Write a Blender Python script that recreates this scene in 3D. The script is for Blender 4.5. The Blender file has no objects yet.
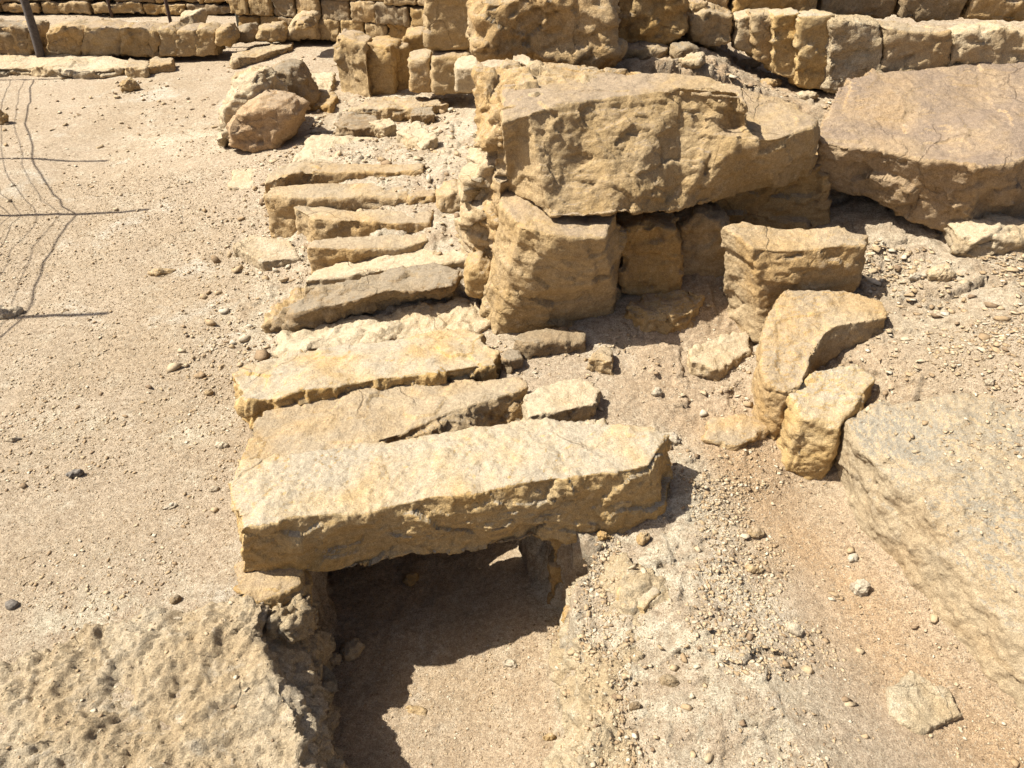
import bpy, math, random
import numpy as np
from mathutils import Vector
from mathutils.bvhtree import BVHTree

rad = math.radians
random.seed(4)
RNG = np.random.default_rng(11)
S = bpy.context.scene
COL = S.collection

# ------------------------------------------------------------------ camera, sky, sun, exposure
CAM_H, PITCH, FPX = 1.6, rad(35.0), 780.0
cam = bpy.data.objects.new('camera', bpy.data.cameras.new('camera'))
COL.objects.link(cam)
cam.location = (0, 0, CAM_H)
cam.rotation_euler = (rad(90) - PITCH, 0, 0)
cam.data.sensor_width = 36.0
cam.data.lens = 36.0 * FPX / 1024.0
cam.data.clip_start = 0.02
cam.data.clip_end = 2000
S.camera = cam

SUN_EL, SUN_FROM = rad(55.0), rad(-2.0)          # sun stands to the left, a little behind the scene
sd = Vector((-math.cos(SUN_EL) * math.cos(SUN_FROM), math.cos(SUN_EL) * math.sin(SUN_FROM), math.sin(SUN_EL)))
sun = bpy.data.objects.new('sun', bpy.data.lights.new('sun', 'SUN'))
COL.objects.link(sun)
sun.rotation_euler = sd.to_track_quat('Z', 'Y').to_euler()
sun.location = (-6, 2, 8)
sun.data.energy = 4.7
sun.data.angle = rad(0.53)
sun.data.color = (1.0, 0.975, 0.90)

W = bpy.data.worlds.new('World')
S.world = W
W.use_nodes = True
wn = W.node_tree
sky = wn.nodes.new('ShaderNodeTexSky')
sky.sky_type = 'NISHITA'
sky.sun_disc = False
sky.sun_elevation = SUN_EL
sky.sun_rotation = math.atan2(sd.x, sd.y)
sky.dust_density = 3.0
sky.ozone_density = 0.0
sky.air_density = 0.6
wn.links.new(sky.outputs[0], wn.nodes['Background'].inputs[0])
wn.nodes['Background'].inputs[1].default_value = 0.065
S.view_settings.view_transform = 'Standard'
S.view_settings.look = 'None'
S.view_settings.gamma = 1
S.view_settings.exposure = 1.13
S.render.engine = 'CYCLES'
S.cycles.max_bounces = 4
S.cycles.diffuse_bounces = 3

# ------------------------------------------------------------------ pixel -> world
cs, sn = math.cos(PITCH), math.sin(PITCH)
def ray(px, py):
    u = (384 - py) / FPX
    return (px - 512) / FPX, cs + sn * u, -sn + cs * u
def V(px, py, z):
    x, y, d = ray(px, py)
    t = (z - CAM_H) / d
    return np.array((x * t, y * t, z))
def Q(px, py, Y):
    x, y, d = ray(px, py)
    t = Y / y
    return np.array((x * t, Y, CAM_H + d * t))

# ------------------------------------------------------------------ noise (numpy)
_T = RNG.random((32, 32, 32, 3)).astype(np.float32) * 2 - 1
_J = (RNG.random((32, 32, 32, 3)).astype(np.float32) * 0.6 + 0.2)
_G = RNG.standard_normal((32, 32, 32, 3)).astype(np.float32)
def vnoise(p, ch=0):
    """value noise, p (n,3); ch int -> (n,), ch None -> (n,3)"""
    i = np.floor(p).astype(np.int64)
    f = (p - i).astype(np.float32)
    f = f * f * f * (f * (f * 6 - 15) + 10)
    i &= 31
    j = (i + 1) & 31
    tab = _T if ch is None else _T[..., ch]
    out = 0
    for a in (0, 1):
        wa = f[:, 0] if a else 1 - f[:, 0]
        ia = (j if a else i)[:, 0]
        for b in (0, 1):
            wb = wa * (f[:, 1] if b else 1 - f[:, 1])
            ib = (j if b else i)[:, 1]
            for c in (0, 1):
                w = wb * (f[:, 2] if c else 1 - f[:, 2])
                v = tab[ia, ib, (j if c else i)[:, 2]]
                out = out + (v * w[:, None] if ch is None else v * w)
    return out
def fbm(p, s, octv=4, rough=0.5, ch=0):
    out, a, k = 0, 1.0, 1.0
    for o in range(octv):
        out = out + a * vnoise(p * (s * k) + o * 7.31, (ch + o) % 3)
        a *= rough; k *= 2.07
    return out
def facets(p, s):
    """piecewise planar fracture noise -> (value, distance-to-feature)"""
    q = p * s
    b = np.floor(q - 0.5).astype(np.int64)
    best = np.full(len(q), 9e9, np.float32)
    val = np.zeros(len(q), np.float32)
    for a in (0, 1):
        for c in (0, 1):
            for d in (0, 1):
                k = b + np.array((a, c, d))
                m = k & 31
                fp = k + _J[m[:, 0], m[:, 1], m[:, 2]]
                dv = (q - fp)
                dd = (dv ** 2).sum(1)
                g = _G[m[:, 0], m[:, 1], m[:, 2]]
                v = (dv * g).sum(1) * 0.6 + g[:, 0] * 0.35
                u = dd < best
                best = np.where(u, dd, best)
                val = np.where(u, v, val)
    return np.clip(val, -1.2, 1.2), np.sqrt(best)
def sstep(a, b, x):
    t = np.clip((x - a) / (b - a), 0, 1)
    return t * t * (3 - 2 * t)

# ------------------------------------------------------------------ materials
def srgb(r, g, b):
    f = lambda c: (c / 255 / 12.92) if c / 255 <= 0.04045 else ((c / 255 + 0.055) / 1.055) ** 2.4
    return (f(r), f(g), f(b), 1)

class NT:
    def __init__(s, m):
        m.use_nodes = True
        s.t = m.node_tree; s.n = s.t.nodes; s.l = s.t.links
        s.bsdf = s.n['Principled BSDF']
    def new(s, k, **kw):
        o = s.n.new(k)
        for a, b in kw.items(): setattr(o, a, b)
        return o
    def noise(s, vec, scale, detail=5, rough=0.55, dist=0.0):
        o = s.new('ShaderNodeTexNoise')
        o.inputs['Scale'].default_value = scale; o.inputs['Detail'].default_value = detail
        o.inputs['Roughness'].default_value = rough; o.inputs['Distortion'].default_value = dist
        s.l.new(vec, o.inputs['Vector']); return o.outputs['Fac']
    def vor(s, vec, scale, feature='F1', rnd=1.0):
        o = s.new('ShaderNodeTexVoronoi', feature=feature)
        o.inputs['Scale'].default_value = scale; o.inputs['Randomness'].default_value = rnd
        s.l.new(vec, o.inputs['Vector']); return o
    def rng(s, v, a, b, c=0.0, d=1.0, smooth=True):
        o = s.new('ShaderNodeMapRange')
        if smooth: o.interpolation_type = 'SMOOTHSTEP'
        s.l.new(v, o.inputs[0])
        for i, x in enumerate((a, b, c, d)): o.inputs[i + 1].default_value = x
        return o.outputs[0]
    def mix(s, f, a, b, mode='MIX'):
        o = s.new('ShaderNodeMix', data_type='RGBA', blend_type=mode)
        for sock, v in ((o.inputs[0], f), (o.inputs[6], a), (o.inputs[7], b)):
            if isinstance(v, bpy.types.NodeSocket): s.l.new(v, sock)
            else: sock.default_value = v
        return o.outputs[2]
    def albedo(s, col, k=0.60):
        return s.mix(1.0, col, (k, k, k, 1), 'MULTIPLY')
    def math(s, op, a, b=None):
        o = s.new('ShaderNodeMath', operation=op)
        for sock, v in ((o.inputs[0], a), (o.inputs[1], b)):
            if v is None: continue
            if isinstance(v, bpy.types.NodeSocket): s.l.new(v, sock)
            else: sock.default_value = v
        return o.outputs[0]
    def bump(s, h, strength, dist, prev=None):
        o = s.new('ShaderNodeBump')
        o.inputs['Strength'].default_value = strength; o.inputs['Distance'].default_value = dist
        s.l.new(h, o.inputs['Height'])
        if prev is not None: s.l.new(prev, o.inputs['Normal'])
        return o.outputs[0]

def stone_mat(name, c1, c2, c3, patina=None, pat=0.6, k=1.0, bump=1.0):
    m = bpy.data.materials.new(name)
    t = NT(m)
    geo = t.new('ShaderNodeNewGeometry')
    oi = t.new('ShaderNodeObjectInfo')
    off = t.new('ShaderNodeVectorMath', operation='ADD')
    mul = t.math('MULTIPLY', oi.outputs['Random'], 17.0)
    t.l.new(geo.outputs['Position'], off.inputs[0]); t.l.new(mul, off.inputs[1])
    P = off.outputs[0]
    mp = t.new('ShaderNodeMapping'); mp.inputs['Scale'].default_value = (1, 1, 7)
    mp.inputs['Rotation'].default_value = (0.12, 0.1, 0)
    t.l.new(P, mp.inputs[0])
    PS = mp.outputs[0]
    a = t.noise(P, 2.6 * k, 7, 0.6, 0.6)
    b = t.noise(P, 8.0 * k, 8, 0.65, 0.3)
    st = t.noise(PS, 5.0 * k, 6, 0.6, 0.8)
    fine = t.noise(P, 70, 6, 0.7)
    grit = t.noise(P, 320, 3, 0.7)
    col = t.mix(t.rng(a, 0.36, 0.64), c1, c2)
    col = t.mix(t.rng(b, 0.52, 0.70, 0, 0.75), col, c3)
    col = t.mix(t.rng(st, 0.5, 0.72, 0, 0.55), col, c2)
    b2 = t.noise(P, 21.0 * k, 6, 0.7)
    pale = (min(1, c1[0] * 1.25), min(1, c1[1] * 1.30), min(1, c1[2] * 1.42), 1)
    col = t.mix(t.rng(b2, 0.56, 0.70, 0, 0.65), col, pale)
    if patina:
        sx = t.new('ShaderNodeSeparateXYZ')
        t.l.new(geo.outputs['True Normal'], sx.inputs[0])
        up = t.rng(sx.outputs[2], 0.70, 0.95)
        pn = t.noise(P, 4.5 * k, 8, 0.65, 0.4)
        f = t.math('MULTIPLY', up, t.rng(pn, 0.34, 0.60, 0.25 * pat, pat))
        col = t.mix(f, col, patina)
    col = t.mix(1.0, col, t.mix(t.rng(fine, 0.3, 0.7), (0.83, 0.81, 0.79, 1), (1.12, 1.12, 1.11, 1)), 'MULTIPLY')
    col = t.mix(1.0, col, t.mix(t.rng(grit, 0.3, 0.7), (0.70, 0.68, 0.66, 1), (1.20, 1.20, 1.20, 1)), 'MULTIPLY')
    # small pits, rusty specks
    pv = t.vor(P, 38 * k)
    pit = t.rng(pv.outputs['Distance'], 0.04, 0.16)
    pm = t.rng(t.noise(P, 6, 3), 0.52, 0.62)
    pitf = t.math('MULTIPLY', t.math('SUBTRACT', 1.0, pit), pm)
    col = t.mix(t.math('MULTIPLY', pitf, 0.55), col, (c2[0] * 0.45, c2[1] * 0.4, c2[2] * 0.38, 1))
    # hair cracks
    mw = t.new('ShaderNodeVectorMath', operation='MULTIPLY_ADD')
    nz = t.new('ShaderNodeTexNoise'); nz.inputs['Scale'].default_value = 6; nz.inputs['Detail'].default_value = 5
    t.l.new(P, nz.inputs['Vector'])
    t.l.new(nz.outputs['Color'], mw.inputs[0]); mw.inputs[1].default_value = (0.12, 0.12, 0.12); t.l.new(P, mw.inputs[2])
    cv = t.vor(mw.outputs[0], 4.0 * k, 'DISTANCE_TO_EDGE')
    crack = t.rng(cv.outputs['Distance'], 0.0, 0.018, 1, 0)
    cm = t.math('MULTIPLY', crack, t.rng(t.noise(P, 3.1, 3), 0.5, 0.6))
    col = t.mix(t.math('MULTIPLY', cm, 0.32), col, (c2[0] * 0.4, c2[1] * 0.36, c2[2] * 0.33, 1))
    t.l.new(t.albedo(col), t.bsdf.inputs['Base Color'])
    t.bsdf.inputs['Roughness'].default_value = 0.92
    t.bsdf.inputs['Specular IOR Level'].default_value = 0.18
    n = t.bump(t.noise(P, 24 * k, 10, 0.68), 0.75 * bump, 0.022)
    n = t.bump(st, 0.16 * bump, 0.02, n)
    n = t.bump(t.noise(P, 130, 5, 0.7), 0.7 * bump, 0.004, n)
    n = t.bump(t.math('SUBTRACT', t.math('MULTIPLY', pitf, -1.0), cm), 0.6 * bump, 0.006, n)
    t.l.new(n, t.bsdf.inputs['Normal'])
    return m

M = {}
CREAM, OCHRE, BROWN = (0.70, 0.53, 0.315, 1), (0.64, 0.42, 0.185, 1), (0.51, 0.35, 0.185, 1)
GREYTOP = (0.53, 0.43, 0.30, 1)
M['sand']   = stone_mat('limestone', CREAM, OCHRE, (0.50, 0.36, 0.20, 1), GREYTOP, 0.8)
M['cover']  = stone_mat('cover_limestone', (0.72, 0.53, 0.28, 1), (0.69, 0.44, 0.16, 1), (0.71, 0.51, 0.25, 1), (0.61, 0.515, 0.375, 1), 1.0, 0.8, 0.9)
M['ochre']  = stone_mat('ochre_sandstone', (0.66, 0.46, 0.22, 1), (0.60, 0.375, 0.14, 1), BROWN, (0.54, 0.42, 0.28, 1), 0.8)
M['brown']  = stone_mat('brown_sandstone', (0.66, 0.485, 0.27, 1), (0.60, 0.41, 0.19, 1), (0.53, 0.385, 0.22, 1), (0.50, 0.385, 0.265, 1), 0.9)
M['grey']   = stone_mat('weathered_limestone', (0.47, 0.36, 0.22, 1), (0.42, 0.29, 0.155, 1), (0.38, 0.30, 0.20, 1), (0.42, 0.345, 0.245, 1), 0.9)
M['pale']   = stone_mat('pale_limestone', (0.74, 0.60, 0.40, 1), (0.69, 0.51, 0.29, 1), (0.64, 0.52, 0.35, 1), (0.73, 0.61, 0.43, 1), 0.6)
M['white']  = stone_mat('chalky_stone', (0.74, 0.64, 0.48, 1), (0.68, 0.55, 0.38, 1), (0.60, 0.50, 0.36, 1))
M['dark']   = stone_mat('dark_flint', (0.34, 0.30, 0.255, 1), (0.28, 0.235, 0.19, 1), (0.40, 0.35, 0.29, 1))
M['shelf']  = stone_mat('crumbly_limestone', (0.80, 0.66, 0.46, 1), (0.70, 0.53, 0.32, 1), (0.70, 0.60, 0.45, 1), None, 0, 1.3, 1.4)
M['crust']  = stone_mat('lime_crust', (0.84, 0.70, 0.48, 1), (0.75, 0.57, 0.34, 1), (0.78, 0.65, 0.46, 1), None, 0, 1.5, 1.4)
M['hump']   = stone_mat('smooth_bedrock', (0.57, 0.455, 0.295, 1), (0.56, 0.405, 0.23, 1), (0.43, 0.375, 0.28, 1), (0.42, 0.37, 0.285, 1), 1.0, 0.7)
M['redbrown'] = stone_mat('reddish_sandstone', (0.62, 0.46, 0.285, 1), (0.56, 0.385, 0.21, 1), (0.52, 0.385, 0.25, 1), (0.40, 0.30, 0.215, 1), 1.0)
M['rosy']   = stone_mat('rosy_sandstone', (0.66, 0.47, 0.28, 1), (0.60, 0.40, 0.22, 1), (0.54, 0.39, 0.25, 1), (0.58, 0.45, 0.31, 1), 0.7)

def ground_mat():
    m = bpy.data.materials.new('dusty_earth')
    t = NT(m)
    geo = t.new('ShaderNodeNewGeometry')
    P = geo.outputs['Position']
    at = t.new('ShaderNodeAttribute', attribute_name='zone')
    sp = t.new('ShaderNodeSeparateColor'); t.l.new(at.outputs['Color'], sp.inputs[0])
    orange, pale, rough = sp.outputs[0], sp.outputs[1], sp.outputs[2]
    a = t.noise(P, 1.3, 7, 0.6, 0.5); b = t.noise(P, 7, 8, 0.65)
    col = t.mix(t.rng(a, 0.36, 0.64), (0.71, 0.57, 0.41, 1), (0.64, 0.50, 0.34, 1))
    col = t.mix(t.rng(b, 0.50, 0.70, 0, 0.7), col, (0.78, 0.67, 0.50, 1))
    wp = t.noise(P, 2.4, 9, 0.7, 0.3)
    col = t.mix(t.rng(wp, 0.55, 0.66, 0, 0.8), col, (0.84, 0.75, 0.60, 1))
    col = t.mix(t.math('MULTIPLY', orange, t.rng(t.noise(P, 4, 6), 0.3, 0.6, 0.5, 1)), col, (0.74, 0.52, 0.31, 1))
    col = t.mix(t.math('MULTIPLY', pale, t.rng(t.noise(P, 9, 8, 0.7), 0.42, 0.58)), col, (0.85, 0.74, 0.55, 1))
    # tiny chips of stone lying in the dust
    for sc, lo, hi, am in ((140, 0.50, 0.60, 0.7), (80, 0.72, 0.78, 0.5)):
        v = t.vor(P, sc)
        sc_ = t.new('ShaderNodeSeparateColor'); t.l.new(v.outputs['Color'], sc_.inputs[0])
        chip = t.math('MULTIPLY', t.rng(v.outputs['Distance'], 0.30, 0.40, 1, 0), t.rng(sc_.outputs[0], lo, hi, 0, am))
        cc = t.mix(sc_.outputs[1], (0.50, 0.37, 0.24, 1), (0.78, 0.68, 0.51, 1))
        col = t.mix(chip, col, cc)
        if sc == 140: chips = chip
        else: chips2 = chip
    fine = t.noise(P, 60, 7, 0.75); grit = t.noise(P, 300, 3, 0.8)
    col = t.mix(1.0, col, t.mix(t.rng(fine, 0.3, 0.7), (0.70, 0.67, 0.63, 1), (1.18, 1.18, 1.18, 1)), 'MULTIPLY')
    col = t.mix(1.0, col, t.mix(t.rng(grit, 0.3, 0.7), (0.58, 0.55, 0.52, 1), (1.28, 1.28, 1.28, 1)), 'MULTIPLY')
    t.l.new(t.albedo(col), t.bsdf.inputs['Base Color'])
    t.bsdf.inputs['Roughness'].default_value = 0.96
    t.bsdf.inputs['Specular IOR Level'].default_value = 0.1
    n = t.bump(t.noise(P, 38, 9, 0.73), 0.9, 0.016)
    n = t.bump(t.noise(P, 170, 5, 0.75), 0.8, 0.005, n)
    n = t.bump(t.math('ADD', chips, chips2), 0.6, 0.005, n)
    t.l.new(n, t.bsdf.inputs['Normal'])
    return m
M['ground'] = ground_mat()

def simple_mat(name, c, rough=0.7, metal=0.0, sc=30):
    m = bpy.data.materials.new(name); t = NT(m)
    tc = t.new('ShaderNodeTexCoord')
    n = t.noise(tc.outputs['Object'], sc, 6, 0.7)
    col = t.mix(t.rng(n, 0.3, 0.7), tuple(x * 0.6 for x in c[:3]) + (1,), tuple(min(1, x * 1.3) for x in c[:3]) + (1,))
    t.l.new(col, t.bsdf.inputs['Base Color'])
    t.bsdf.inputs['Roughness'].default_value = rough; t.bsdf.inputs['Metallic'].default_value = metal
    t.l.new(t.bump(n, 0.5, 0.004), t.bsdf.inputs['Normal'])
    return m
M['wood'] = simple_mat('weathered_wood', (0.075, 0.06, 0.05, 1), 0.9, 0, 60)
M['iron'] = simple_mat('rusty_iron', (0.09, 0.055, 0.04, 1), 0.75, 0.4, 90)
M['steel'] = simple_mat('grey_painted_steel', (0.12, 0.13, 0.12, 1), 0.6, 0.4, 90)

# ------------------------------------------------------------------ mesh helpers
def tag(o, label=None, cat=None, group=None, kind=None):
    if label: o['label'] = label
    if cat: o['category'] = cat
    if group: o['group'] = group
    if kind: o['kind'] = kind
    elif cat: o['kind'] = 'thing'
def mesh_from(verts, faces, name):
    me = bpy.data.meshes.new(name)
    me.from_pydata([tuple(v) for v in verts], [], faces)
    return me
def np_mesh(name, co, quads=None, tris=None):
    me = bpy.data.meshes.new(name)
    F = quads if quads is not None else tris
    k = F.shape[1]
    me.vertices.add(len(co)); me.vertices.foreach_set('co', co.astype(np.float32).ravel())
    me.loops.add(F.size); me.loops.foreach_set('vertex_index', F.astype(np.int32).ravel())
    me.polygons.add(len(F)); me.polygons.foreach_set('loop_start', np.arange(0, F.size, k, dtype=np.int32))
    me.update(calc_edges=True)
    return me
def refine(me, voxel, smooth, it=None):
    """voxel-remesh a rough solid into a dense even skin; returns a new mesh"""
    tmp = bpy.data.objects.new('tmp', me); COL.objects.link(tmp)
    r = tmp.modifiers.new('r', 'REMESH'); r.mode = 'VOXEL'; r.voxel_size = voxel
    if smooth:
        s = tmp.modifiers.new('s', 'SMOOTH'); s.factor = 0.6; s.iterations = smooth
    bpy.context.view_layer.update()
    dg = bpy.context.evaluated_depsgraph_get()
    out = bpy.data.meshes.new_from_object(tmp.evaluated_get(dg))
    bpy.data.objects.remove(tmp); bpy.data.meshes.remove(me)
    return out
def get_co(me):
    a = np.empty(len(me.vertices) * 3, np.float32); me.vertices.foreach_get('co', a); return a.reshape(-1, 3)
def get_no(me):
    a = np.empty(len(me.vertices) * 3, np.float32); me.vertex_normals.foreach_get('vector', a); return a.reshape(-1, 3)

BVHS = []
def rough_up(me, size, amp=1.0, topamp=0.35, seed=0.0, deform=None, strata=0.0, fac=1.0):
    co = get_co(me); no = get_no(me)
    sd_ = seed * np.array((3.17, 5.71, 2.33))
    p = co + sd_
    big = min(size, 0.6)
    if deform is not None: co = deform(co)
    # coherent warp of the whole outline
    co = co + vnoise(p * (2.2 / big), None) * (0.035 * big * amp) + vnoise(p * (6.5 / big) + 9, None) * (0.011 * big * amp)
    up = sstep(0.65, 0.95, no[:, 2])
    w = 1 - up * (1 - topamp)
    f1, d1 = facets(p * np.array((1, 1, 1.5)), 3.6 / big)
    f2, d2 = facets(p * np.array((1, 1, 1.4)) + 4, 10.0 / big)
    f4, d4 = facets(p * np.array((1, 1, 1.3)) + 8, 24.0 / big)
    d = f1 * 0.055 * big * w * fac + f2 * 0.021 * big * w * fac + f4 * 0.006 * big * w * fac
    if fac < 1:
        d += (np.abs(fbm(p + 5, 11, 5, 0.62)) - 0.4) * 0.017 * (1 - fac) + facets(p, 42)[0] * 0.005 * (1 - fac)
    d += fbm(p, 14, 4, 0.6) * 0.0050 * (0.5 + w) * amp
    d += -np.abs(fbm(p + 3, 5.0 / big * 0.7, 3)) * 0.010 * big * w
    if strata:
        q = p * np.array((1.2, 1.2, 22)) + fbm(p, 3, 3)[:, None] * 0.8
        d += np.round(vnoise(q, 1) * 2.0) * strata * (1 - up)
    co = co + no * (d * amp)[:, None]
    me.vertices.foreach_set('co', co.astype(np.float32).ravel())
    me.update()

def finish(me, name, mat, label, cat, group=None, parent=None, flat=False):
    co = get_co(me)
    c = np.array((co[:, 0].mean(), co[:, 1].mean(), co[:, 2].min()), np.float32)
    me.vertices.foreach_set('co', (co - c).ravel())
    me.polygons.foreach_set('use_smooth', np.full(len(me.polygons), not flat))
    me.materials.clear(); me.materials.append(M[mat]); me.name = name
    me.update()
    o = bpy.data.objects.new(name, me); COL.objects.link(o)
    if parent is not None:
        o.parent = parent; o.location = Vector(c) - parent.location
    else:
        o.location = c; tag(o, label, cat, group)
    return o

NROCK = [0]
def loops_mesh(loops):
    n = len(loops[0]); verts = [v for L in loops for v in L]; faces = []
    for k in range(len(loops) - 1):
        for i in range(n):
            j = (i + 1) % n
            faces.append((k * n + i, k * n + j, (k + 1) * n + j, (k + 1) * n + i))
    # caps as fans
    for k, rev in ((0, True), (len(loops) - 1, False)):
        c = np.mean(loops[k], axis=0); verts.append(c); ci = len(verts) - 1
        for i in range(n):
            j = (i + 1) % n
            faces.append((ci, k * n + j, k * n + i) if rev else (ci, k * n + i, k * n + j))
    return mesh_from(verts, faces, 'rough')

def slab(name, label, top, zb, mat='sand', bot=None, taper=1.0, voxel=None, smooth=4, amp=1.0,
         topamp=0.3, shift=(0, 0), deform=None, strata=0.0, cat='stone slab', group=None, parent=None, fac=1.0, extra=None, round_=False):
    T = [V(*p) for p in top]
    T = np.array(T)
    # orientation: make counter-clockwise seen from above
    A = sum(T[i][0] * T[(i + 1) % len(T)][1] - T[(i + 1) % len(T)][0] * T[i][1] for i in range(len(T)))
    if bot is not None: B = np.array([V(*p) for p in bot])
    else:
        c = T.mean(0); B = c + (T - c) * taper; B[:, 2] = zb; B[:, 0] += shift[0]; B[:, 1] += shift[1]
    if A < 0: T = T[::-1]; B = B[::-1]
    size = float(np.ptp(T[:, :2], axis=0).max())
    hgt = float(np.ptp(np.vstack((T, B))[:, 2]))
    dist = float(np.hypot(T[:, 1].mean(), CAM_H - T[:, 2].mean()))
    if voxel is None: voxel = max(0.0045, 0.0027 * dist)
    voxel = min(voxel, max(0.003, min(size, hgt) / 14))
    L = [B, T]
    if round_:
        Md = 0.5 * B + 0.5 * T; Md[:, 2] = B[:, 2] + 0.78 * (T[:, 2] - B[:, 2])
        c = T.mean(0); T2 = c + (T - c) * 0.62; T2[:, 2] += 0.03
        L = [B, Md, T, T2]
    me = loops_mesh(L)
    if extra is not None:
        tt, bb = extra
        T2 = np.array([V(*q) for q in tt]); B2 = np.array([V(*q) for q in bb])
        A2 = sum(T2[i][0] * T2[(i + 1) % len(T2)][1] - T2[(i + 1) % len(T2)][0] * T2[i][1] for i in range(len(T2)))
        if A2 < 0: T2 = T2[::-1]; B2 = B2[::-1]
        m2 = loops_mesh([B2, T2])
        n1 = len(me.vertices)
        vv = [tuple(v.co) for v in me.vertices] + [tuple(v.co) for v in m2.vertices]
        ff = [tuple(p.vertices) for p in me.polygons] + [tuple(i + n1 for i in p.vertices) for p in m2.polygons]
        bpy.data.meshes.remove(me); bpy.data.meshes.remove(m2); me = mesh_from(vv, ff, 'rough')
    me = refine(me, voxel, smooth)
    NROCK[0] += 1
    rough_up(me, max(hgt * 1.3, size * 0.45), amp, topamp, NROCK[0], deform, strata, fac)
    return finish(me, name, mat, label, cat, group, parent)

def boulder(name, label, sil, Y, depth, mat='sand', front=0.72, back=0.75, voxel=None, smooth=5, amp=1.0, lean=0.0,
            topamp=0.6, cat='boulder', group=None, parent=None, strata=0.0):
    """front outline stood up at distance Y, swelling through its own depth"""
    P = np.array([Q(x, y, Y + lean * 0) for x, y in sil])
    c = P.mean(0)
    def ring(sc, dy, dz=0):
        R = c + (P - c) * sc; R[:, 1] = Y + dy + lean * (R[:, 2] - P[:, 2].min()); R[:, 2] += dz; return R
    zmin = P[:, 2].min(); h = np.ptp(P[:, 2])
    loops = [ring(front, 0.0), ring(1.0, depth * 0.22), ring(1.02, depth * 0.6), ring(back, depth)]
    A = sum(P[i][0] * P[(i + 1) % len(P)][2] - P[(i + 1) % len(P)][0] * P[i][2] for i in range(len(P)))
    if A < 0: loops = loops[::-1]
    # loops_mesh wants outward normals: first loop cap reversed
    dist = float(np.hypot(Y, CAM_H - c[2])); size = float(max(np.ptp(P[:, 0]), h))
    if voxel is None: voxel = max(0.0045, 0.0027 * dist)
    voxel = min(voxel, max(0.003, min(size, depth) / 14))
    me = loops_mesh(loops)
    me = refine(me, voxel, smooth)
    NROCK[0] += 1
    rough_up(me, size, amp, topamp, NROCK[0], None, strata)
    return finish(me, name, mat, label, cat, group, parent)

# ------------------------------------------------------------------ the ground
ctrl_px = [  # pixel x, pixel y, height
    (0, 760, 0.0), (150, 760, 0.0), (0, 620, 0.0), (200, 600, 0.0), (0, 480, 0.0), (200, 480, 0.01), (0, 380, 0.02),
    (200, 380, 0.04), (0, 300, 0.05), (220, 300, 0.09), (0, 220, 0.09), (230, 230, 0.13), (0, 150, 0.14), (200, 150, 0.17),
    (0, 90, 0.18), (200, 90, 0.20), (320, 120, 0.27), (400, 120, 0.29), (0, 62, 0.2), (300, 60, 0.24),
    (350, 150, 0.33), (430, 150, 0.34), (450, 178, 0.37), (350, 183, 0.335), (420, 183, 0.34), (350, 208, 0.285), (450, 205, 0.32), (350, 236, 0.245), (450, 231, 0.285), (350, 258, 0.215), (455, 252, 0.25), (290, 215, 0.17), (290, 262, 0.13), (440, 320, 0.14),
    (290, 345, 0.07), (480, 315, 0.13), (240, 430, 0.02), (540, 375, 0.12), (600, 360, 0.13), (590, 410, 0.10), (530, 345, 0.13),
    (660, 350, 0.17), (700, 320, 0.215), (640, 312, 0.225), (758, 344, 0.15), (722, 330, 0.18), (680, 430, 0.075), (720, 400, 0.10), (755, 400, 0.105), (740, 460, 0.05),
    (675, 500, 0.04), (640, 565, -0.02), (600, 600, -0.04), (620, 680, -0.03), (600, 768, -0.06), (700, 600, 0.01), (700, 700, 0.0),
    (760, 550, -0.01), (830, 520, -0.03), (850, 580, -0.05), (800, 650, -0.02), (800, 768, 0.0), (900, 660, -0.07), (900, 768, -0.05), (985, 740, -0.09), (1000, 768, -0.09),
    (790, 436, 0.06), (834, 484, -0.02), (940, 690, -0.08), (1100, 768, -0.09), (840, 345, 0.27), (905, 310, 0.33), (900, 380, 0.27), (1000, 400, 0.31),
    (960, 300, 0.37), (1000, 330, 0.37), (880, 240, 0.42), (1000, 250, 0.44), (860, 200, 0.47), (930, 220, 0.46), (1100, 300, 0.42), (1200, 450, 0.4),
]
cp = np.array([V(*p) for p in ctrl_px])
far = [(-8, 1, 0.0), (-8, 6, 0.2), (-3.2, 1, 0.0), (-3.5, 3, 0.08), (-5, 9, 0.25), (-2, 9, 0.25), (0, 9, 0.35), (3, 9, 0.6), (8, 6, 0.7), (3, 3, 0.65), (3, 1, 0.4), (2.2, 2.6, 0.52),
       (0, 0, -0.02), (-2, 0, 0), (2, 0, 0.1), (-8, -3, 0), (8, -3, 0.4), (0, -3, 0), (-8, 12, 0.3), (8, 12, 0.8), (0, 12, 0.5), (5, 0, 0.5), (0.3, 5, 0.4), (1.0, 3.2, 0.5), (0.0, 6.5, 0.32)]
cp = np.vstack((cp, np.array(far)))
def _tps(r2): return 0.5 * r2 * np.log(np.maximum(r2, 1e-9))
n = len(cp)
K = _tps(((cp[:, None, :2] - cp[None, :, :2]) ** 2).sum(2)) + np.eye(n) * 0.02
Pm = np.hstack((np.ones((n, 1)), cp[:, :2]))
A_ = np.block([[K, Pm], [Pm.T, np.zeros((3, 3))]])
wts = np.linalg.solve(A_, np.concatenate((cp[:, 2], np.zeros(3))))
def base_h(x, y):
    cx, cy = np.clip(x, -9, 9), np.clip(y, -4, 12.5)
    out = wts[n] + wts[n + 1] * cx + wts[n + 2] * cy
    for i in range(n):
        out = out + wts[i] * _tps((cx - cp[i, 0]) ** 2 + (cy - cp[i, 1]) ** 2)
    return np.clip(out, -0.15, 0.9)
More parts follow.
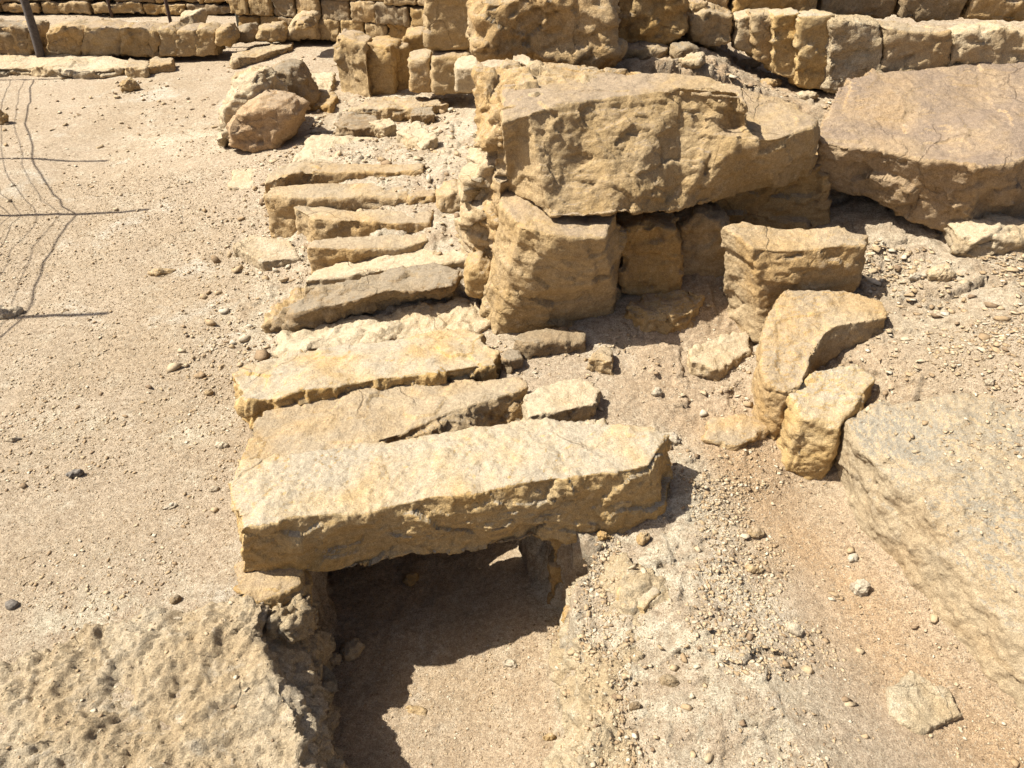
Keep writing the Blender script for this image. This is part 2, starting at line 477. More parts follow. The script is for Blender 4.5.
# upper terrace held up by the big stones
def terrace(x, y):
    front = 2.98 - 0.10 * sstep(0.9, 1.4, x)
    left = 0.10 + 0.0 * y
    m = sstep(0, 0.14, y - front) * sstep(0, 0.10, x - left) * (1 - sstep(4.2, 6.2, x))
    zt = 0.89 - 0.13 * sstep(0.7, 1.15, x) + 0.02 * (y - 3)
    return m, zt
# covered water channel: centre line and half width
CH = np.array([(-0.13, -0.6), (-0.16, 1.05), (-0.19, 1.45), (-0.33, 2.0), (-0.50, 2.55)])
def channel(x, y):
    cx = np.interp(y, CH[:, 1], CH[:, 0])
    # left wall edge and right wall edge
    r = x - cx
    lf = 1 - sstep(1.40, 1.5, y)
    left = sstep(-0.40 - 0.13 * lf, -0.33 - 0.13 * lf, r)
    openn = 1 - sstep(1.38, 1.5, y)
    w = 1 - sstep(0.85, 1.4, y)
    nk = 0.09 * np.exp(-((y - 1.50) / 0.09) ** 2)
    right = 1 - sstep(0.30 - 0.05 * w + nk, 0.345 + 0.13 * w + nk, r)
    end = 1 - sstep(2.35, 2.5, y)
    return left * right * end
def grad_axis(a0, a1, b0, b1, d, g):
    """even spacing d between a1..b0, growing outside"""
    mid = list(np.arange(a1, b0, d)); lo = []; x = a1; s = d
    while x > a0: s *= g; x -= s; lo.append(x)
    hi = []; x = mid[-1]; s = d
    while x < b1: s *= g; x += s; hi.append(x)
    return np.array(lo[::-1] + mid + hi)
xs = grad_axis(-300, -1.55, 1.5, 300, 0.0075, 1.028)
ys = grad_axis(-100, 0.75, 2.5, 500, 0.0070, 1.013)
X, Yg = np.meshgrid(xs, ys)
xf, yf = X.ravel(), Yg.ravel()
hb = base_h(xf, yf)
m, zt = terrace(xf, yf)
ch = channel(xf, yf)
p0 = np.stack((xf, yf, np.zeros_like(xf)), 1)
nearw = 1 - sstep(9, 16, np.hypot(xf, yf))
z = hb * (1 - m) + zt * m
z = z + np.where(np.hypot(xf, yf) > 14, 0.02 * (np.hypot(xf, yf) - 14), 0) * (yf > 0)
# bank roughness east of the channel
cxr = xf - np.interp(yf, CH[:, 1], CH[:, 0])
bank = sstep(0.25, 0.34, cxr) * (1 - sstep(0.72, 0.95, cxr)) * (1 - sstep(1.75, 2.0, yf))
rubble = sstep(0.9, 1.3, xf) * sstep(1.9, 2.2, yf) * (1 - m)
rise = sstep(0.25, 0.5, xf) * sstep(1.6, 2.0, yf) * (1 - sstep(1.0, 1.3, xf))
steps = sstep(-1.25, -0.95, xf) * sstep(2.2, 2.6, yf) * (1 - m) * (1 - sstep(5.5, 6, yf)) * (1 - sstep(0.1, .3, xf))
rgh = np.clip(bank * 0.9 + rubble * 0.9 + rise * 0.7 + steps * 0.8 + m * 0.8, 0, 1)
z += nearw * (fbm(p0, 1.7, 3) * 0.014 + fbm(p0, 9, 3) * (0.0035 + 0.006 * rgh))
f1, d1 = facets(p0 + np.array((0, 0, 0.5)), 7.0)
z += nearw * f1 * 0.014 * rgh
f2, d2 = facets(p0 + np.array((3, 1, 0.5)), 20.0)
z += nearw * f2 * (0.0012 + 0.006 * rgh)
# half-buried lumps
z += nearw * np.maximum(0, 0.33 - d2) * 0.02 * (0.25 + rgh) * (vnoise(p0 * 2.3, 2) > 0.0)
f3, d3 = facets(p0 + np.array((7, 2, 0.5)), 48.0)
z += nearw * np.maximum(0, 0.36 - d3) * 0.010 * (vnoise(p0 * 4.1, 1) > -0.2)
zfloor = -0.37 + fbm(p0, 6, 3) * 0.010 + f2 * 0.003 + 0.05 * sstep(0.05, 0.32, cxr) - 0.02 * (yf - 1.3)
z = z * (1 - ch) + zfloor * ch
co = np.stack((xf, yf, z), 1)
ny, nx = X.shape
idx = np.arange(nx * ny).reshape(ny, nx)
Fq = np.stack((idx[:-1, :-1], idx[:-1, 1:], idx[1:, 1:], idx[1:, :-1]), -1).reshape(-1, 4)
gme = np_mesh('ground', co, quads=Fq)
# push the steep earth sides in and out so they are not smooth ramps
no = get_no(gme)
steep = 1 - sstep(0.75, 0.95, no[:, 2])
near = nearw * steep
sel = near > 0.02
pp = co[sel]
dd = facets(pp, 9)[0] * 0.02 + facets(pp + 3, 26)[0] * 0.008 + fbm(pp, 20, 3) * 0.006
co[sel] += no[sel] * (dd * near[sel])[:, None]
gme.vertices.foreach_set('co', co.astype(np.float32).ravel())
# soil zones (real colour of the soil): r orange clay, g pale lime crust, b rough
trough = np.exp(-((xf - (0.72 + 0.45 * (1.75 - yf))) / 0.17) ** 2) * (1 - sstep(1.7, 2.1, yf)) * sstep(0.6, 0.9, yf)
orange = np.clip(trough * 1.0 + rise * 0.45 + ch * 0.35 + 0.3 * m, 0, 1)
whitez = np.clip(bank * 1.0 + rubble * 0.4 + steps * 0.7 + m * 0.4, 0, 1)
for px_, py_, w_, a_ in ((60, 420, .10, .9), (185, 432, .09, .7), (180, 160, .25, .9), (60, 620, .10, .8), (120, 590, .14, .5), (250, 170, .22, .8)):
    q_ = V(px_, py_, 0.03); whitez = np.clip(whitez + a_ * 1.3 * np.exp(-(((xf - q_[0]) / w_) ** 2 + ((yf - q_[1]) / (w_ * .8)) ** 2)), 0, 1)
ca = gme.color_attributes.new('zone', 'FLOAT_COLOR', 'POINT')
ca.data.foreach_set('color', np.stack((orange, whitez, rgh, np.ones_like(xf)), 1).astype(np.float32).ravel())
gme.polygons.foreach_set('use_smooth', np.ones(len(gme.polygons), bool))
gme.materials.append(M['ground']); gme.update()
go = bpy.data.objects.new('ground', gme); COL.objects.link(go); tag(go, kind='structure')

# height look-up for placing small things
def gz(x, y):
    i = int(np.clip(np.searchsorted(xs, x), 1, len(xs) - 1)); j = int(np.clip(np.searchsorted(ys, y), 1, len(ys) - 1))
    return float(co.reshape(ny, nx, 3)[j, i, 2])
def on_ground(px, py):
    z0 = 0.1
    for _ in range(12):
        p = V(px, py, z0); z0 = 0.5 * z0 + 0.5 * gz(p[0], p[1])
    return V(px, py, z0)

# ------------------------------------------------------------------ channel masonry and the crumbly shelf on its left
def dome(c):
    c = c.copy(); top = sstep(-0.08, -0.02, c[:, 2])
    q = np.stack((c[:, 0], c[:, 1], c[:, 2] * 0), 1)
    back = sstep(0.0, 0.22, np.interp(c[:, 0], (-1.6, -0.75, -0.6), (1.20, 1.36, 1.40)) - c[:, 1])
    c[:, 2] += top * (-0.018 + 0.030 * back + 0.020 * fbm(q, 5, 3))
    # crumbling side: lumps stick out of the wall
    side = sstep(0.0, 0.06, -c[:, 2]) * sstep(-0.75, -0.6, c[:, 0])
    c[:, 0] += side * (np.abs(fbm(c + 2, 7, 3)) * 0.05 + facets(c, 12)[0] * 0.018)
    return c
shelf_o = slab('rock_shelf', 'crumbly pale bedrock shelf at the lower left, broken edge above the open channel',
     [(-160, 830, 0.015), (-120, 700, 0.0), (0, 668, 0.012), (90, 632, 0.012), (170, 606, 0.015), (225, 590, 0.02), (262, 604, 0.02), (256, 632, 0.015),
      (268, 668, 0.01), (290, 705, 0.01), (306, 745, 0.01), (318, 800, 0.0), (326, 850, 0.0)], -0.45,
     bot=[(-160, 830, -0.45), (-120, 700, -0.45), (0, 668, -0.45), (90, 640, -0.45), (190, 660, -0.45), (300, 676, -0.43), (330, 696, -0.42), (336, 722, -0.42),
      (340, 750, -0.42), (344, 780, -0.42), (348, 810, -0.42), (352, 850, -0.42), (356, 900, -0.42)], deform=dome,
     mat='shelf', voxel=0.0055, smooth=2, amp=1.3, topamp=0.8, cat='bedrock', fac=0.2)
def bank_dome(c):
    c = c.copy(); top = sstep(-0.16, -0.06, c[:, 2])
    q = np.stack((c[:, 0], c[:, 1], c[:, 2] * 0), 1)
    c[:, 2] += top * (0.03 * fbm(q, 4, 3) + 0.012)
    c[:, 0] -= (1 - top) * np.abs(fbm(c + 1, 7, 3)) * 0.04
    return c
slab('rock_bank', 'pale lime-crusted rock bank right of the channel, broken edge dropping to its floor',
     [(600, 556, -0.06), (582, 596, -0.13), (580, 640, -0.10), (588, 690, -0.08), (584, 740, -0.07), (574, 800, -0.07), (567, 880, -0.08), (700, 880, -0.03), (712, 768, -0.02), (716, 690, -0.015), (704, 630, -0.012), (672, 585, -0.01), (625, 552, -0.01)], -0.45,
     bot=[(590, 640, -0.42), (566, 662, -0.42), (566, 694, -0.42), (566, 740, -0.42), (552, 780, -0.42), (540, 840, -0.42), (530, 920, -0.42), (690, 980, -0.42), (700, 900, -0.42), (700, 800, -0.42), (690, 740, -0.42), (660, 690, -0.42), (625, 650, -0.42)], deform=bank_dome,
     mat='crust', voxel=0.0055, smooth=1, amp=1.25, topamp=0.9, cat='bedrock', fac=0.4)
wall_l = slab('support_stone', 'squared stone propping the left end of the front cover slab, shaded side to the channel',
     [(236, 586, 0.0), (256, 606, 0.0), (302, 584, 0.0), (300, 556, 0.01), (255, 552, 0.01), (232, 560, 0.01)], -0.42,
     bot=[(268, 665, -0.42), (300, 706, -0.42), (324, 690, -0.42), (322, 655, -0.42), (285, 630, -0.42), (262, 640, -0.42)],
     mat='ochre', smooth=3, amp=0.8)
wall_r = slab('support_stone', 'squared ochre stone propping the right end of the front cover slab beside the dark opening',
     [(546, 530, 0.0), (606, 531, 0.0), (656, 514, 0.0), (648, 495, 0.01), (600, 500, 0.01), (548, 512, 0.01)], -0.42,
     bot=[(556, 627, -0.42), (606, 629, -0.42), (642, 610, -0.42), (640, 585, -0.42), (600, 590, -0.42), (556, 605, -0.42)],
     mat='ochre', smooth=3, amp=0.8)

boulder('crumbly_rock', 'crumbly pale lump clinging to the trench wall below the front slab left end',
     [(262, 622), (284, 610), (306, 616), (318, 645), (322, 690), (304, 706), (280, 680), (266, 650)], 1.30, 0.16, 'crust', smooth=2, amp=1.5, lean=-0.15, cat='rock', topamp=1)
boulder('crumbly_rock', 'second crumbly lump on the trench wall, nearer the bottom edge of the picture',
     [(278, 706), (300, 690), (322, 706), (334, 750), (330, 800), (300, 800), (286, 750)], 1.14, 0.18, 'crust', smooth=2, amp=1.5, lean=-0.15, cat='rock', topamp=1)
# ------------------------------------------------------------------ cover slabs, front to back
def arch(co):
    co = co.copy()
    x, z_ = co[:, 0], co[:, 2]
    a = np.exp(-((x + 0.12) / 0.27) ** 4) * 0.034
    k = 1 - sstep(0.0, 0.14, z_)
    co[:, 2] += a * k
    # undercut lower front edge
    fr = 1.40 + 0.262 * (x + 0.67)
    w = np.clip(1 - (co[:, 1] - fr) / 0.15, 0, 1)
    co[:, 1] += w * 0.035 * (1 - sstep(0.02, 0.16, z_)) * a / 0.034
    return co
slab('cover_slab', 'largest cover slab at the front, wide and thick, bridging the dark mouth of the channel',
     [(240, 530, 0.2), (300, 519, 0.2), (400, 502, 0.2), (520, 487, 0.2), (600, 477, 0.2), (650, 469, 0.2), (660, 452, 0.2), (670, 435, 0.2), (640, 428, 0.2), (590, 424, 0.195),
      (535, 419, 0.19), (400, 438, 0.19), (300, 450, 0.19), (238, 458, 0.19), (228, 485, 0.195)], 0.0,
     bot=[(244, 574, 0.0), (300, 573, 0.0), (400, 573, -0.03), (520, 561, -0.03), (606, 548, -0.035), (672, 522, -0.01), (676, 508, -0.01), (676, 492, 0.0), (650, 485, 0.0), (590, 480, 0.0),
      (545, 470, 0.0), (400, 492, 0.0), (300, 512, 0.0), (244, 522, 0.0), (238, 545, 0.0)],
     mat='cover', voxel=0.005, smooth=4, amp=0.8, topamp=0.12, fac=0.55, deform=arch, group='cover slabs over the channel')
G = 'cover slabs over the channel'
slab('cover_slab', 'second cover slab from the front, cream with a dark hole under its right end',
     [(250, 452, 0.15), (258, 462, 0.15), (330, 454, 0.15), (400, 434, 0.15), (455, 414, 0.155), (500, 398, 0.16), (530, 386, 0.165), (520, 377, 0.16), (470, 378, 0.155), (400, 383, 0.15), (330, 395, 0.145), (262, 412, 0.145)], 0.02, shift=(0, -0.072),
     mat='sand', amp=0.9, topamp=0.3, group=G)
slab('cover_slab', 'third cover slab from the front, orange-tinted with a shadowed notch along its front edge',
     [(229, 370, 0.18), (240, 396, 0.175), (276, 400, 0.18), (345, 387, 0.18), (385, 378, 0.185), (440, 374, 0.18), (497, 366, 0.18), (503, 352, 0.17), (487, 340, 0.175), (470, 328, 0.17), (400, 336, 0.165), (346, 343, 0.16), (270, 356, 0.17)], 0.03,
     mat='cover', amp=1.0, topamp=0.25, group=G)
slab('cover_slab', 'thin pale crumbled slab between the orange-tinted slab and the grey-brown slab',
     [(272, 356, 0.135), (350, 348, 0.14), (420, 338, 0.145), (476, 332, 0.155), (496, 316, 0.165), (484, 300, 0.17), (430, 306, 0.165), (340, 316, 0.145), (286, 332, 0.13)], 0.0,
     mat='pale', amp=1.2, topamp=0.6, group=G)
slab('cover_slab', 'grey-brown rounded slab with a square dark right end, midway up the stepped row',
     [(300, 312, 0.20), (350, 302, 0.23), (400, 292, 0.26), (452, 284, 0.27), (463, 270, 0.27), (440, 263, 0.265), (400, 268, 0.26), (330, 284, 0.23), (285, 306, 0.17)], 0.08,
     bot=[(300, 336, 0.08), (350, 322, 0.08), (400, 317, 0.08), (452, 312, 0.08), (460, 302, 0.08), (440, 295, 0.08), (400, 300, 0.08), (330, 310, 0.08), (270, 330, 0.08)],
     mat='grey', amp=0.9, topamp=0.5, smooth=7, group=G)
slab('broken_rock', 'small crumbly dark-edged rock at the left end of the grey-brown slab',
     [(266, 326, 0.10), (272, 303, 0.11), (297, 287, 0.15), (318, 292, 0.15), (306, 306, 0.14), (288, 322, 0.11)], 0.0, mat='brown', amp=1.3, topamp=1, cat='rock')
slab('cover_slab', 'smooth pale wedge-shaped slab just above the grey-brown slab',
     [(303, 283, 0.20), (380, 272, 0.22), (440, 263, 0.24), (485, 256, 0.25), (486, 242, 0.25), (420, 246, 0.24), (350, 258, 0.22), (315, 268, 0.2)], 0.08,
     mat='pale', amp=0.7, topamp=0.3, group=G)
slab('cover_slab', 'thin slab with a dark layered front edge, above the pale wedge-shaped slab',
     [(306, 247, 0.27), (350, 250, 0.27), (400, 247, 0.27), (430, 241, 0.27), (428, 233, 0.27), (350, 236, 0.265), (312, 239, 0.26)], 0.14,
     mat='sand', smooth=3, amp=0.6, topamp=0.3, strata=0.004, group=G)
slab('cover_slab', 'slab with pointed left corner and brown broken front, third from the top step',
     [(292, 208, 0.30), (314, 219, 0.30), (350, 220, 0.30), (400, 225, 0.30), (430, 222, 0.30), (432, 212, 0.30), (360, 209, 0.30), (310, 205, 0.30)], 0.13,
     mat='sand', smooth=3, amp=0.65, topamp=0.3, group=G)
slab('cover_slab', 'long pale step slab with a tall lit left end, second from the top',
     [(263, 195, 0.34), (290, 198, 0.34), (350, 197, 0.34), (408, 196, 0.34), (412, 184, 0.34), (350, 182, 0.34), (275, 184, 0.34)], 0.13,
     mat='sand', smooth=3, amp=0.6, topamp=0.3, group=G)
slab('step_stone', 'short brown stone at the right end of the long pale step slab',
     [(408, 197, 0.34), (434, 195, 0.35), (440, 186, 0.35), (412, 186, 0.34)], 0.22, mat='brown', cat='stone')
boulder('step_stone', 'rounded brown stone tucked between the steps and the big stone wall',
     [(432, 216), (436, 198), (452, 190), (466, 195), (468, 212), (452, 220)], 3.12, 0.18, 'sand', cat='stone')
slab('cover_slab', 'topmost step slab with a rough brown front and a slanted left corner',
     [(262, 184, 0.36), (292, 173, 0.37), (350, 171, 0.37), (424, 172, 0.37), (424, 163, 0.37), (350, 162, 0.37), (292, 162, 0.37), (268, 171, 0.36)], 0.24,
     mat='sand', amp=0.65, topamp=0.4, group=G)
slab('flat_stone', 'flat pale stone sunk in the dust left of the topmost step slab',
     [(228, 186, 0.20), (262, 190, 0.2), (276, 176, 0.21), (262, 164, 0.21), (232, 168, 0.2)], 0.1, mat='pale', amp=0.8, cat='stone')
slab('flat_stone', 'low pale stone at the foot of the steps, left of the thin layered slab',
     [(232, 246, 0.15), (262, 262, 0.15), (300, 258, 0.15), (292, 240, 0.16), (250, 234, 0.15)], 0.05, mat='shelf', amp=0.65, cat='stone')

# ------------------------------------------------------------------ big stones of the wall
slab('boulder', 'largest brown boulder of the wall, tapering right and overhanging the shaded niche',
     [(499, 122, 0.88), (528, 112, 0.90), (600, 100, 0.91), (680, 90, 0.92), (735, 88, 0.93), (748, 104, 0.91), (742, 84, 0.94), (700, 76, 0.94), (640, 72, 0.94), (560, 68, 0.94), (520, 72, 0.93), (500, 92, 0.91)], 0.6,
     bot=[(508, 190, 0.62), (552, 220, 0.6), (610, 222, 0.6), (680, 212, 0.57), (730, 200, 0.56), (760, 190, 0.56), (745, 170, 0.60), (700, 160, 0.62), (640, 155, 0.62), (580, 150, 0.62), (530, 150, 0.62), (508, 165, 0.62)],
     extra=([(700, 132, 0.80), (745, 137, 0.80), (780, 140, 0.795), (812, 133, 0.80), (819, 122, 0.81), (785, 98, 0.84), (735, 84, 0.87), (690, 90, 0.87)],
            [(690, 208, 0.57), (740, 196, 0.57), (785, 186, 0.59), (812, 176, 0.61), (816, 165, 0.64), (785, 150, 0.64), (735, 140, 0.64), (690, 150, 0.64)]),
     mat='brown', smooth=6, amp=0.62, topamp=0.4, cat='boulder', fac=0.75)
slab('boulder', 'rough orange-sided stone behind the overhanging boulder, its left face in full sun',
     [(476, 92, 0.90), (498, 118, 0.88), (560, 95, 0.90), (650, 82, 0.92), (640, 68, 0.94), (560, 60, 0.95), (500, 62, 0.95), (474, 70, 0.94)], 0.30,
     mat='sand', smooth=4, amp=1.2, topamp=0.7, cat='boulder', taper=0.98)
slab('masonry_stone', 'squat square stone with a dark cracked face holding up the overhanging boulder',
     [(503, 208, 0.60), (520, 231, 0.575), (560, 236, 0.58), (606, 236, 0.58), (618, 210, 0.6), (560, 196, 0.62), (500, 188, 0.62)], 0.14,
     bot=[(484, 318, 0.13), (496, 334, 0.13), (556, 332, 0.14), (612, 322, 0.15), (625, 300, 0.16), (560, 285, 0.14), (492, 290, 0.14)],
     mat='brown', smooth=4, amp=0.65, topamp=0.5, cat='stone block', fac=0.7)
boulder('masonry_stone', 'tall pale stone in full sun left of the cracked square stone',
     [(466, 232), (470, 190), (478, 150), (500, 150), (516, 190), (520, 230), (505, 275), (484, 300), (466, 280)], 2.62, 0.45, 'pale', amp=1.1, cat='stone block', front=0.8)
boulder('round_stone', 'rounded ochre stone at the foot of the tall pale stone',
     [(462, 285), (466, 268), (480, 262), (494, 272), (494, 296), (482, 304), (466, 300)], 2.52, 0.16, 'ochre', smooth=7, cat='stone', amp=0.6)
boulder('masonry_stone', 'square-cut ochre stone set in the shaded niche under the overhang',
     [(620, 296), (619, 228), (645, 224), (678, 228), (685, 262), (684, 292), (650, 300)], 2.50, 0.30, 'ochre', smooth=3, amp=0.7, cat='stone block', front=0.92)
boulder('masonry_stone', 'grey shaded stone in the niche between the ochre stone and the square block',
     [(676, 282), (678, 225), (700, 215), (728, 222), (742, 250), (730, 290), (700, 290)], 2.60, 0.25, 'sand', smooth=3, amp=0.8, cat='stone block', front=0.9)
boulder('masonry_stone', 'long dark bearing stone in the deepest shade at the back of the niche',
     [(590, 300), (590, 190), (660, 180), (760, 170), (830, 160), (830, 240), (760, 262), (680, 290)], 2.74, 0.30, 'ochre', smooth=4, amp=0.8, cat='stone block', front=0.95)
slab('boulder', 'huge flat-topped reddish-brown boulder at the right edge with a shaded overhanging underside',
     [(820, 142, 0.73), (850, 150, 0.72), (880, 148, 0.73), (930, 158, 0.73), (985, 166, 0.73), (1040, 150, 0.75), (1110, 120, 0.8), (1110, 60, 0.9), (1030, 52, 0.91), (960, 62, 0.89), (880, 70, 0.87), (838, 84, 0.85), (826, 110, 0.79)], 0.45,
     bot=[(812, 178, 0.58), (838, 192, 0.53), (872, 206, 0.50), (915, 225, 0.47), (958, 238, 0.44), (1030, 222, 0.46), (1110, 200, 0.46), (1110, 160, 0.5), (1030, 150, 0.5), (960, 150, 0.5), (890, 160, 0.5), (850, 160, 0.55), (828, 165, 0.58)],
     mat='redbrown', smooth=6, amp=0.75, topamp=0.3, fac=0.8, cat='boulder')
boulder('rock', 'pale rock at the right edge, half under the huge flat-topped boulder',
     [(966, 262), (964, 238), (990, 232), (1040, 236), (1060, 262), (1030, 280), (990, 272)], 2.42, 0.25, 'pale', amp=1.0, cat='rock')
slab('masonry_stone', 'square block with flat top and bright left face on rubble right of niche',
     [(720, 228, 0.53), (754, 248, 0.51), (790, 249, 0.51), (862, 247, 0.51), (868, 236, 0.52), (810, 228, 0.53), (745, 221, 0.54)], 0.14,
     bot=[(724, 322, 0.16), (760, 346, 0.15), (796, 345, 0.15), (850, 335, 0.15), (856, 322, 0.15), (810, 315, 0.15), (745, 305, 0.16)],
     mat='sand', smooth=3, amp=0.7, topamp=0.2, cat='stone block', fac=0.6)
slab('rock', 'bent knee-shaped rock below the square block, rounded and cream-coloured',
     [(760, 338, 0.31), (766, 310, 0.35), (784, 291, 0.38), (850, 290, 0.38), (884, 300, 0.38), (890, 316, 0.36), (850, 322, 0.36), (828, 330, 0.35), (812, 350, 0.32), (806, 378, 0.28), (786, 392, 0.25), (764, 384, 0.25)], 0.02,
     mat='sand', smooth=10, amp=0.7, topamp=0.6, fac=0.45, cat='rock')
slab('rock', 'ochre-stained stone wedged between the knee-shaped rock and the smooth grey bedrock',
     [(789, 392, 0.24), (812, 370, 0.27), (856, 361, 0.285), (878, 374, 0.27), (856, 402, 0.24), (842, 426, 0.21), (826, 428, 0.20), (800, 416, 0.22)], -0.03,
     mat='cover', smooth=8, amp=0.7, topamp=0.5, fac=0.45, cat='rock')
slab('bedrock', 'smooth grey-buff bedrock hump sloping down at the right edge',
     [(846, 424, 0.21), (858, 448, 0.205), (895, 486, 0.195), (942, 530, 0.175), (1000, 580, 0.15), (1060, 630, 0.14), (1150, 660, 0.16), (1220, 600, 0.2), (1180, 440, 0.36), (1040, 388, 0.34), (940, 390, 0.30), (880, 402, 0.255)], -0.2,
     bot=[(822, 436, 0.05), (830, 488, -0.06), (856, 556, -0.09), (918, 636, -0.12), (985, 716, -0.14), (1040, 780, -0.14), (1130, 880, -0.14), (1220, 740, -0.1), (1180, 540, 0.0), (1040, 480, 0.0), (940, 470, 0.0), (856, 440, -0.05)],
     mat='hump', smooth=30, amp=0.7, topamp=0.5, cat='bedrock', fac=0.25, round_=True)

# stones at the foot of the wall
slab('rock', 'oval flat-faced stone at the foot of the cracked square stone',
     [(512, 340, 0.19), (525, 344, 0.19), (560, 342, 0.19), (586, 340, 0.19), (586, 332, 0.2), (555, 326, 0.2), (522, 330, 0.2)], 0.10, mat='grey', smooth=6, cat='rock')
slab('rock', 'small round pebble-like stone left of the oval flat-faced stone',
     [(502, 357, 0.17), (512, 362, 0.17), (522, 356, 0.17), (516, 348, 0.17), (504, 349, 0.17)], 0.09, mat='grey', smooth=5, cat='rock')
slab('flat_stone', 'flat stone with a dark notch, behind the right end of the front cover slab',
     [(528, 416, 0.16), (560, 412, 0.16), (598, 402, 0.16), (600, 388, 0.16), (580, 378, 0.16), (545, 384, 0.16), (524, 396, 0.16)], 0.05, mat='pale', amp=1.0, cat='stone')
slab('rock', 'blocky cream stone right of the oval flat-faced stone',
     [(588, 358, 0.18), (614, 362, 0.18), (614, 350, 0.18), (600, 344, 0.18)], 0.10, mat='sand', cat='rock')
slab('rock', 'ochre crumbly rock on the slope just below the niche',
     [(622, 308, 0.25), (650, 320, 0.24), (690, 312, 0.25), (706, 296, 0.27), (680, 288, 0.27), (645, 292, 0.26)], 0.15, mat='ochre', amp=1.2, topamp=1, cat='rock')
slab('rock', 'broad pale rock sunk in the slope left of the knee-shaped rock',
     [(690, 362, 0.17), (720, 368, 0.16), (752, 352, 0.16), (748, 330, 0.18), (715, 336, 0.19), (690, 348, 0.18)], 0.08, mat='pale', amp=1.0, cat='rock')
slab('flat_stone', 'flat cream stone on the slope above the right bank',
     [(700, 440, 0.085), (735, 445, 0.08), (770, 425, 0.10), (745, 412, 0.115), (712, 418, 0.10)], 0.03, mat='sand', amp=1.0, cat='stone')
slab('flat_stone', 'flat pale plate right of the tip of the front cover slab',
     [(660, 494, 0.042), (680, 500, 0.042), (696, 498, 0.042), (694, 486, 0.046), (672, 481, 0.046)], 0.0, mat='pale', topamp=.2, cat='stone')
slab('bank_stone', 'ochre stone showing in the pale crust of the bank, nearest the right prop stone',
     [(594, 592, -0.05), (616, 594, -0.04), (624, 574, -0.03), (608, 566, -0.04), (594, 574, -0.06)], -0.1, mat='ochre', cat='stone', amp=.8)
slab('bank_stone', 'larger orange-stained stone in the crust of the bank right of the channel',
     [(618, 594, 0.0), (644, 610, 0.0), (658, 592, 0.003), (644, 574, 0.003), (622, 574, 0.0)], -0.1, mat='cover', cat='stone', amp=.8)
slab('bank_stone', 'small square orange stone at the corner of the bank beside the dark opening',
     [(562, 618, -0.12), (576, 622, -0.12), (578, 606, -0.12), (564, 604, -0.12)], -0.22, mat='ochre', cat='stone')
slab('bank_stone', 'grey rounded rock half buried near the lower right corner',
     [(888, 716, -0.05), (920, 730, -0.05), (964, 716, -0.055), (950, 690, -0.05), (915, 670, -0.045), (890, 690, -0.045)], -0.15, mat='crust', fac=.3, amp=.8, cat='rock', smooth=7)

# boulders left of the steps
boulder('boulder', 'orange-faced boulder at the front of the cluster beside the path',
     [(222, 152), (226, 128), (238, 108), (258, 100), (286, 104), (300, 116), (292, 138), (276, 156), (245, 158)], 4.12, 0.30, 'rosy', amp=0.8, cat='boulder')
boulder('boulder', 'lumpy pale boulder behind the orange-faced one beside the path',
     [(214, 150), (217, 108), (231, 86), (250, 79), (264, 96), (280, 125), (262, 150)], 4.22, 0.45, 'pale', amp=1.2, cat='boulder')
boulder('boulder', 'grey wedge-shaped boulder at the back right of the cluster beside the path',
     [(256, 108), (262, 76), (276, 69), (292, 71), (302, 84), (314, 108), (290, 114)], 4.75, 0.35, 'grey', amp=0.7, cat='boulder', front=0.85)
boulder('rock', 'small tan stone lying behind the lumpy pale boulder',
     [(228, 86), (232, 76), (244, 73), (252, 80), (246, 87)], 4.75, 0.15, 'brown', cat='rock')
# flags between the boulders and the wall
flag = [
 ('flat brown stone with a shaded edge behind the topmost step slab', [(334, 124, 0.35), (352, 129, 0.35), (378, 127, 0.35), (376, 114, 0.36), (350, 111, 0.36)], 0.25, 'grey'),
 ('small grey slab lying near the corner of the big wall', [(368, 122, 0.37), (384, 128, 0.37), (396, 124, 0.37), (390, 117, 0.37)], 0.3, 'pale'),
 ('tilted pale block with a dark end behind the topmost step slab', [(394, 130, 0.38), (420, 147, 0.37), (438, 137, 0.40), (418, 120, 0.40)], 0.28, 'pale'),
 ('broad pale slab sunk left of the tilted pale block', [(294, 160, 0.30), (340, 162, 0.31), (380, 158, 0.32), (372, 136, 0.33), (310, 134, 0.31)], 0.2, 'pale'),
 ('thin grey slab lying by the upright blocks', [(410, 116, 0.36), (434, 114, 0.36), (432, 106, 0.36), (412, 108, 0.36)], 0.3, 'grey'),
 ('long pale sill stone in front of the upright blocks', [(350, 110, 0.34), (420, 108, 0.35), (450, 104, 0.36), (440, 96, 0.35), (372, 98, 0.34)], 0.26, 'sand'),
 ('ochre lump between the grey wedge boulder and the upright blocks', [(302, 104, 0.28), (330, 106, 0.29), (338, 94, 0.29), (312, 88, 0.29)], 0.2, 'ochre'),
 ('smooth pale slab right of the grey wedge boulder', [(296, 86, 0.30), (330, 92, 0.30), (334, 72, 0.31), (300, 70, 0.3)], 0.22, 'pale'),
]
for lab, top, zb, mt in flag:
    slab('flat_stone', lab, top, zb, mat=mt, cat='stone', amp=1.0, topamp=0.5)

